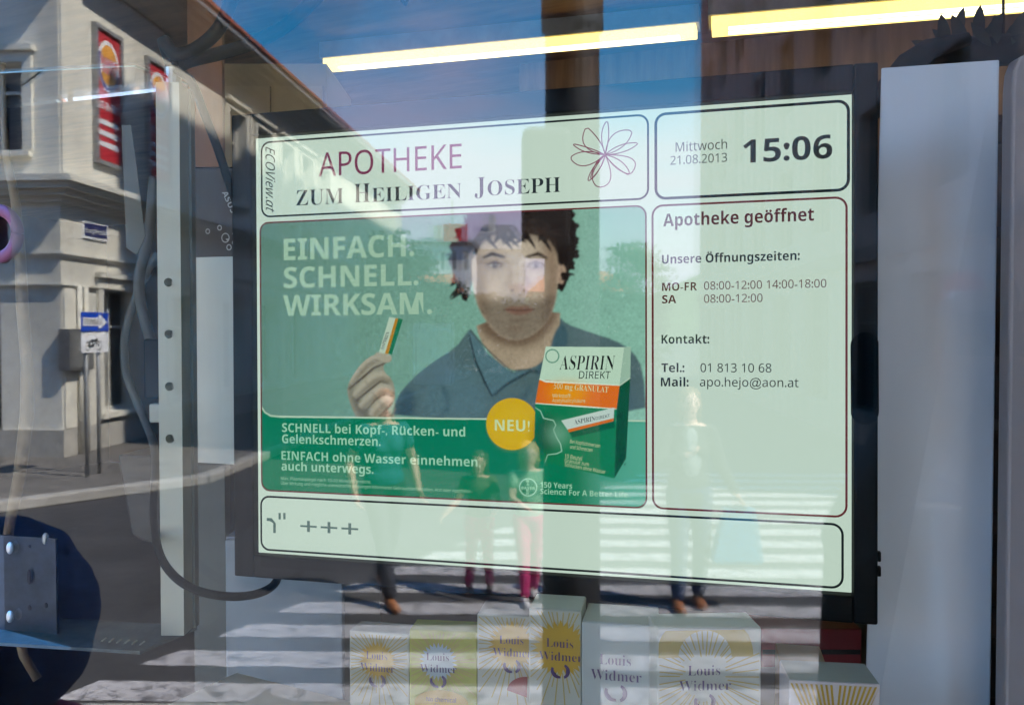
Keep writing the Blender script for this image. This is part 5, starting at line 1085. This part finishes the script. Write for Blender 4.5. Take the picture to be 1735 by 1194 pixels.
cable_thing('thin dark cable with a plug next to the upright', [(262, 300, 1.45), (252, 400, 1.45), (236, 470, 1.45), (240, 520, 1.45), (262, 600, 1.45)], .009, m=mat('grey_cable_rubber', (.09, .09, .08), .6))
ad_ = thing('power_adapter', 'black power adapter hanging left of the upright', 'adapter', P(258, 680, 1.4)); m1 = MB(); cambox(m1, 243, 272, 574, 676, 1.4, .03); m1.build('case', cable, ad_, bevel=.004)
m1 = MB(); cambox(m1, 252, 272, 684, 716, 1.4, .02); m1.build('plug', steelw, ad_, bevel=.003)
bn = thing('waste_bin', 'dark grey tapered bin behind the lower end of the upright', 'bin', P(310, 928, 1.6))
q = [P(198, 770, 1.6), P(404, 770, 1.6), P(402, 890, 1.6), P(385, 925, 1.6), P(240, 918, 1.6), P(222, 905, 1.6)]; m1 = MB().slab(q, F*.15); m1.build('body', mat('dark_grey_bin', (.035, .032, .03), .5, var=.2), bn, bevel=.006)
sp_ = thing('paper_strip', 'narrow pale tapered paper strip hanging left of the upright', 'paper', P(225, 436, 1.35)); m1 = MB().slab([P(206, 212, 1.35), P(222, 212, 1.35), P(246, 400, 1.35), P(232, 432, 1.35), P(214, 420, 1.35)], F*.001); m1.build('strip', mat('grey_paper', (.16, .16, .14), .8, var=.1), sp_)
# cabinet under the monitor, red box, panels right
cb_ = thing('base_cabinet', 'blue-grey cabinet below the left corner of the monitor', 'cabinet', P(480, 1194, 1.5)); m1 = MB(); a, d_, n_, top = cambox(m1, 388, 586, 905, 1500, 1.50, .4); m1.build('case', cab, cb_)
m1 = MB(); m1.box(a-n_*.01+d_*.005, d_*.99, n_*.009, V(0, 0, (top-a[2])*.995)); m1.build('door', cab, cb_, bevel=.003)
cb_ = thing('narrow_post', 'dull grey upright strip left of the base cabinet', 'post', P(355, 1194, 1.55)); m1 = MB(); cambox(m1, 334, 387, 783, 1600, 1.55, .03); m1.build('strip', mat('dull_green_grey', (.11, .12, .11), .6), cb_)
rb_ = thing('red_box', 'dark red box in the shadow beneath the right side of the monitor', 'box', P(1370, 1100, 1.3)); m1 = MB(); cambox(m1, 1290, 1460, 1064, 1130, 1.3, .1); m1.build('box_body', mat('dark_red_card', (.22, .01, .02), .5, var=.3), rb_, bevel=.002); m1 = MB(); cambox(m1, 1292, 1458, 1100, 1108, 1.299, .0005); m1.build('stripe', blackp, rb_)
sp1 = thing('side_panel', 'tall plain grey panel right of the monitor', 'panel', P(1590, 1194, 1.0))
q = [P(1493, 115, 1.06), P(1693, 101, 1.00), P(1676, 1320, .93), P(1462, 1320, .97)]; nrm2 = np.cross(q[1]-q[0], q[3]-q[0]); nrm2 /= np.linalg.norm(nrm2); nrm2 = nrm2 if np.dot(nrm2, F) > 0 else -nrm2
m1 = MB().slab(q, nrm2*.012); m1.build('panel', panelm, sp1, bevel=.0015)
sp2 = thing('rounded_partition', 'dull lilac-grey rounded panel cut off by the right edge', 'panel', P(1725, 1194, .85))
m1 = MB().slab([P(x, y, .86) for x, y in ((1716, 150), (1719, 118), (1727, 97), (1745, 88), (1950, 80), (1950, 1330), (1702, 1330))], F*.02); m1.build('panel', mat('lilac_lacquer', (.30, .26, .28), .4, var=.04), sp2, bevel=.003)
# shelf of goods in the gap on the right
su = thing('goods_shelf', 'dark shelf unit full of small goods, seen in the gap right of the grey panel', 'shelf', P(1700, 1300, 2.6))
m1 = MB(); a, d_, n_, top = cambox(m1, 1560, 1960, 250, 1500, 2.7, .03)
shm = mat('dark_brown_shelf', (.07, .032, .018), .6, var=.3)
for j in range(9): m1.box(a-n_*.28+V(0, 0, (top-a[2])*j/8), d_, n_*.28, V(0, 0, .018))
m1.build('rack', shm, su)
gc = [(.40, .16, .05), (.45, .40, .05), (.25, .05, .03), (.10, .10, .10), (.30, .22, .10), (.08, .18, .06)]
rnd = random.Random(5)
cn = ['orange', 'yellow', 'dark red', 'grey', 'tan', 'green']; ordn = ['top', 'second', 'third', 'fourth', 'fifth', 'sixth', 'seventh', 'lowest']
for j in range(8):
    hgap = (top-a[2])/8; cols_ = rnd.sample(range(6), 2)
    for i_, x in enumerate((.285, .36)):
        w_ = rnd.uniform(.055, .07); c_ = gc[cols_[i_]]; g_ = thing('goods_box', 'small %s goods box on the %s board of the dark shelf' % (cn[cols_[i_]], ordn[7-j]), 'box', a-n_*.26+d_*(x+w_/2)+V(0, 0, hgap*j+.0185), 'small goods on the dark shelf')
        m1 = MB().box(a-n_*.26+d_*x+V(0, 0, hgap*j+.0185), d_*w_*.9, n_*.12, V(0, 0, hgap*rnd.uniform(.45, .8))); m1.build('carton', mat('goods_'+cn[cols_[i_]].replace(' ', '_'), c_, .5, var=.2), g_, bevel=.002)
# chandelier and plant, top right
cd = thing('chandelier', 'small chandelier with glowing bulbs at the top right corner', 'lamp', P(1690, 100, 2.2))
m1 = MB().tube([P(1700, -200, 2.2), P(1700, 60, 2.2)], .004, 6)
for k in range(6):
    t = 2*math.pi*k/6; c_ = P(1700, 60, 2.2); e_ = c_+V(math.cos(t)*.10, math.sin(t)*.10, -.03); m1.tube([c_, (c_+e_)/2+V(0, 0, -.05), e_], .004, 6)
m1.build('frame', mat('bronze', (.08, .05, .03), .35, metal=.8), cd)
bulb = emis('warm_bulb', (1, .62, .28), 5)
for (x, y, r_) in ((1706, 104, .008), (1716, 84, .006), (1695, 108, .005), (1713, 93, .005), (1661, 100, .003)):
    m1 = MB().ell(P(x, y, 2.15), R*r_, F*r_, U*r_*1.1, 12, 8); m1.build('bulb', bulb, cd, smooth=True)
pl_ = thing('hanging_plant', 'dark leafy plant silhouetted beneath the yellow ceiling light', 'plant', P(1640, 110, 1.9))
lfm = mat('dark_plant_leaves', (.018, .022, .012), .5, var=.3); rnd = random.Random(11)
def leafpoly(cx, cy, ang, ln, wd_, Z):
    pts = []
    for t in np.linspace(0, 1, 9): pts.append((t*ln, wd_*math.sin(math.pi*t)**.8))
    for t in np.linspace(1, 0, 9)[1:-1]: pts.append((t*ln, -wd_*math.sin(math.pi*t)**.8))
    return [P(cx+u_*math.cos(ang)-v_*math.sin(ang), cy-u_*math.sin(ang)-v_*math.cos(ang), Z+u_*.001) for u_, v_ in pts]
m1 = MB()
for (x, y, an, ln, w_) in ((1600, 90, 160, 60, 9), (1605, 85, 100, 62, 11), (1615, 80, 75, 70, 10), (1640, 85, 115, 66, 12), (1655, 80, 85, 72, 11), (1665, 82, 60, 70, 11), (1690, 75, 95, 50, 10), (1700, 70, 40, 60, 12), (1625, 88, 140, 60, 10), (1645, 86, 50, 55, 9), (1680, 80, 130, 55, 10), (1715, 76, 70, 60, 11), (1590, 92, 178, 50, 7)):
    q = leafpoly(x, y, math.radians(an), ln, w_, 1.9+rnd.uniform(-.05, .05)); m1.add(q, [tuple(range(len(q)))])
m1.build('leaves', lfm, pl_)
m1 = MB().tube([P(1560, 96, 1.92), P(1640, 88, 1.92), P(1760, 82, 1.92)], [.02, .032, .036], 10); m1.build('trough', darkpl, pl_, smooth=True)
# arc bracket added for a mirrored awning arm above the panel
br = thing('curved_streak', 'broad dark curved bracket standing in for a mirrored awning arm, behind the top right corner of the monitor', 'streak', P(1500, 150, 1.25))
q = [(1290, 330), (1380, 262), (1450, 205), (1500, 160), (1540, 110), (1575, 84), (1640, 66)]; m1 = MB().tube([P(x, y, 1.30) for x, y in q], [.018, .019, .02, .02, .02, .016, .01], 8); m1.build('arm', mat('dark_streak', (.012, .009, .007), .8, var=.3, spec=.1), br, smooth=True)
m1 = MB().tube([P(685, -20, 1.2), P(685, 2, 1.2), P(690, 4, 1.2)], .006, 8); hk = thing('hook', 'small black hook at the top edge, above the heading', 'hook', P(685, 0, 1.2)); m1.build('hook_body', cable, hk, smooth=True)

# ---- cosmetics cartons in front of the monitor
sh_ = thing('display_shelf', 'display shelf inside the window carrying the cosmetics cartons', 'shelf', (-.4, .14, 1.59))
m1 = MB().box(V(-.95, .032, 1.585), V(1.5, 0, 0), V(0, .20, 0), V(0, 0, .015)); m1.build('board', steelw, sh_)
m1 = MB()
for x in (-.9, -.2, .45): m1.box(V(x, .06, ST), V(.03, 0, 0), V(0, .14, 0), V(0, 0, 1.584-ST))
m1.build('support', alu, sh_)
purple = mat('purple_print', (.07, .03, .12), .5); yel = mat('yellow_print', (.50, .29, .02), .55, var=.1); yell = mat('pale_yellow_line', (.46, .33, .10), .6)
SHZ = 1.6005
def carton(label, xl, xr, yt, Zl, Zr, dep, cx, logo_y, body, sun, ray_m, side=None, txtw=60, caph=14, extra=None, sunr=46, logo=True, arch=None):
    a = P(xl, yt, Zl); b_ = P(xr, yt, Zr); top = a[2]; a[2] = b_[2] = SHZ; d_ = b_-a; w = np.linalg.norm(d_); u_ = d_/w; n_ = V(-u_[1], u_[0], 0); h_ = top-SHZ
    t_ = thing('cosmetics_carton', label, 'carton', a+d_/2, 'sun cream cartons in the window')
    m1 = MB().box(a, d_, n_*dep, V(0, 0, h_)); m1.build('carton_body', body, t_, bevel=.0012)
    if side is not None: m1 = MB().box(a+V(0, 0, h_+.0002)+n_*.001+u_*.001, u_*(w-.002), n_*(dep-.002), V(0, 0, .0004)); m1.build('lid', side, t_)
    def loc(px, py):                            # picture point -> face coordinates
        r_ = ray(px, py); t = np.dot(a-C, n_)/np.dot(r_, n_); p = C+t*r_; return np.dot(p-a, u_), p[2]-SHZ
    def Q(x, z, off=.0006): return a+u_*min(max(x, .001), w-.001)+V(0, 0, min(max(z, .001), h_-.001))-n_*off
    lx, lz = loc(cx, logo_y); px_ = (loc(cx+10, logo_y)[0]-lx)/10
    rs_ = np.random.RandomState(int(xl))
    if ray_m:                                    # fan of fine rays around the emblem
        m1 = MB()
        for k in range(46):
            an = 2*math.pi*k/46+rs_.uniform(-.04, .04); r0_, r1_ = sunr*px_*rs_.uniform(.55, .8), sunr*px_*rs_.uniform(1.3, 2.6); p0 = np.array([lx+math.cos(an)*r0_, lz+math.sin(an)*r0_]); p1_ = np.array([lx+math.cos(an)*r1_, lz+math.sin(an)*r1_])
            dd_ = p1_-p0; tmax = 1.0
            for i, lim in ((0, w-.002), (1, h_-.002)):
                if dd_[i] > 0: tmax = min(tmax, (lim-p0[i])/dd_[i])
                elif dd_[i] < 0: tmax = min(tmax, (.002-p0[i])/dd_[i])
            if tmax <= .02 or not (0 < p0[0] < w and 0 < p0[1] < h_): continue
            p1_ = p0+dd_*tmax; q_ = np.array([-dd_[1], dd_[0]])/np.linalg.norm(dd_)*.00055
            m1.quad(Q(*(p0-q_)), Q(*(p1_-q_)), Q(*(p1_+q_)), Q(*(p0+q_)))
        m1.build('sun_rays', ray_m, t_)
    if sun:
        n_s = 26; pts = [Q(lx, lz, .0009)]
        for k in range(n_s*2):
            an = math.pi*k/n_s; rr = sunr*px_*(.95 if k % 2 else .66+.1*rs_.rand()); pts.append(Q(lx+math.cos(an)*rr, lz+math.sin(an)*rr, .0009))
        m1 = MB().add(pts, [(0, 1+k, 1+(k+1) % (n_s*2)) for k in range(n_s*2)]); m1.build('sun_emblem', sun, t_)
    if arch:
        m1 = MB(); aw = arch*px_
        for k in range(20):
            t0, t1 = math.pi*k/20, math.pi*(k+1)/20; f0 = lambda t, q: Q(lx-.0+aw*q*math.cos(t), lz+aw*.4+aw*q*math.sin(t), .0008); m1.quad(f0(t0, .55), f0(t0, 1), f0(t1, 1), f0(t1, .55))
        m1.build('arch_print', yell, t_)
    m1 = MB(); tw = txtw*px_; ch2 = caph*px_
    def clip_text(s, x0, z, wd_):
        vs, fs = glyphs(mserif(s), -.014); xx0 = min(v[0] for v in vs); xx1 = max(v[0] for v in vs); k_ = wd_/(xx1-xx0); sc2 = ch2/.682; pv_ = [(x0+(v[0]-xx0)*k_, z+v[1]*sc2) for v in vs]
        fs = [f for f in fs if all(.001 < pv_[i][0] < w-.001 for i in f)]; m1.add([a+u_*p[0]+V(0, 0, p[1])-n_*.0013 for p in pv_], fs)
    clip_text('Louis', lx-tw*.33, lz+ch2*.15, tw*.62); clip_text('Widmer', lx-tw*.5, lz-ch2*1.35, tw)
    # twin crescent mark
    r_ = ch2*.85; cz_ = lz-ch2*2.5
    for s_, a0_, a1_ in ((-.30, 150, 290), (.25, -75, 70)):
        for k in range(12):
            t0, t1 = math.radians(a0_+(a1_-a0_)*k/12), math.radians(a0_+(a1_-a0_)*(k+1)/12); w0, w1 = .45+.5*abs(k/12-.5), .45+.5*abs((k+1)/12-.5)
            m1.quad(*[Q(lx+s_*r_+r_*q*math.cos(t), cz_+r_*q*math.sin(t), .0013) for q, t in ((w0, t0), (1, t0), (1, t1), (w1, t1))])
    m1.build('lettering', purple, t_)
    if extra == 'filters':
        m1 = MB()
        q0 = loc(748, 1190); disc2 = [Q(q0[0]+math.cos(t)*46*px_, q0[1]+math.sin(t)*22*px_, .0009) for t in np.linspace(0, 2*math.pi, 26, endpoint=False)]; m1.add(disc2, [tuple(range(26))]); m1.build('label_patch', yel, t_)
        m1 = MB()
        for s_, yy in (('No chemical', 1186), ('filters', 1198)):
            q0 = loc(723 if s_[0] == 'N' else 736, yy); text3(m1, s_, a+u_*q0[0]+V(0, 0, q0[1])-n_*.0014, u_, ZUP, (50 if s_[0] == 'N' else 24)*px_, 7*px_, .015)
        m1.build('lettering', purple, t_)
    if extra == 'seal':
        q0 = loc(893, 1172); m1 = MB(); pts = [Q(q0[0], q0[1]-8*px_, .0015)]+[Q(q0[0]+math.cos(t)*34*px_, q0[1]+math.sin(t)*27*px_, .0015) for t in np.linspace(math.radians(88), math.radians(175), 14)]; m1.add(pts, [tuple(range(15))]); m1.build('seal', mat('dark_red_seal', (.28, .02, .02), .5), t_)
    return t_, a, u_, n_, w, h_, Q, loc
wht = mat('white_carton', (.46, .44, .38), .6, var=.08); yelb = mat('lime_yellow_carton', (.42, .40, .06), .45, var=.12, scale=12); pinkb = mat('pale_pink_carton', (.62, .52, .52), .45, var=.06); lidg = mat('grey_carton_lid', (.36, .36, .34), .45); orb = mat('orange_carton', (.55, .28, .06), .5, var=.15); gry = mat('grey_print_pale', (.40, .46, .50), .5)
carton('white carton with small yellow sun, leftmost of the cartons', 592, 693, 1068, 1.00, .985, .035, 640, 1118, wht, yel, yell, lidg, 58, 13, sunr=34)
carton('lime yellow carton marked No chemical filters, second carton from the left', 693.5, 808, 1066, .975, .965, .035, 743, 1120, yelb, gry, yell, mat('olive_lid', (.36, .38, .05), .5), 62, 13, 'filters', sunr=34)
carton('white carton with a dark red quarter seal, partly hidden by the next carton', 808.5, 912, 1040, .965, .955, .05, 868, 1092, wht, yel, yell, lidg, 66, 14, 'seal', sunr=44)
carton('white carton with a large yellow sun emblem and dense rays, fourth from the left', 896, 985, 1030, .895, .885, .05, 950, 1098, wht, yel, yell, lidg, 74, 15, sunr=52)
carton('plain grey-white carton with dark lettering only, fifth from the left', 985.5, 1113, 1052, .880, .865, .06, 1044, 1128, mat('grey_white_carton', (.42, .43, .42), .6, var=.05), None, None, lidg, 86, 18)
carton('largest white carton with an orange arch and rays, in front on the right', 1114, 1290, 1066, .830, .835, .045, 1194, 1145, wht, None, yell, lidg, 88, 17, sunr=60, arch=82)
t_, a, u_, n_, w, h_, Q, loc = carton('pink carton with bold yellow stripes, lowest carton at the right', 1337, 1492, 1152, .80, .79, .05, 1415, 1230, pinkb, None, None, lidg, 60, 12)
m1 = MB()
for k in range(9):
    for s_ in (-1, 1):
        x0_ = w*.5+s_*w*(.05+.055*k); q_ = [Q(x0_, h_-.002, .0009), Q(x0_+.002, h_-.002, .0009), Q(w*.5+s_*w*.03*k+.002, h_-.045, .0009), Q(w*.5+s_*w*.03*k, h_-.045, .0009)]; m1.add(q_, [(0, 1, 2, 3)])
m1.build('stripes', yel, t_)
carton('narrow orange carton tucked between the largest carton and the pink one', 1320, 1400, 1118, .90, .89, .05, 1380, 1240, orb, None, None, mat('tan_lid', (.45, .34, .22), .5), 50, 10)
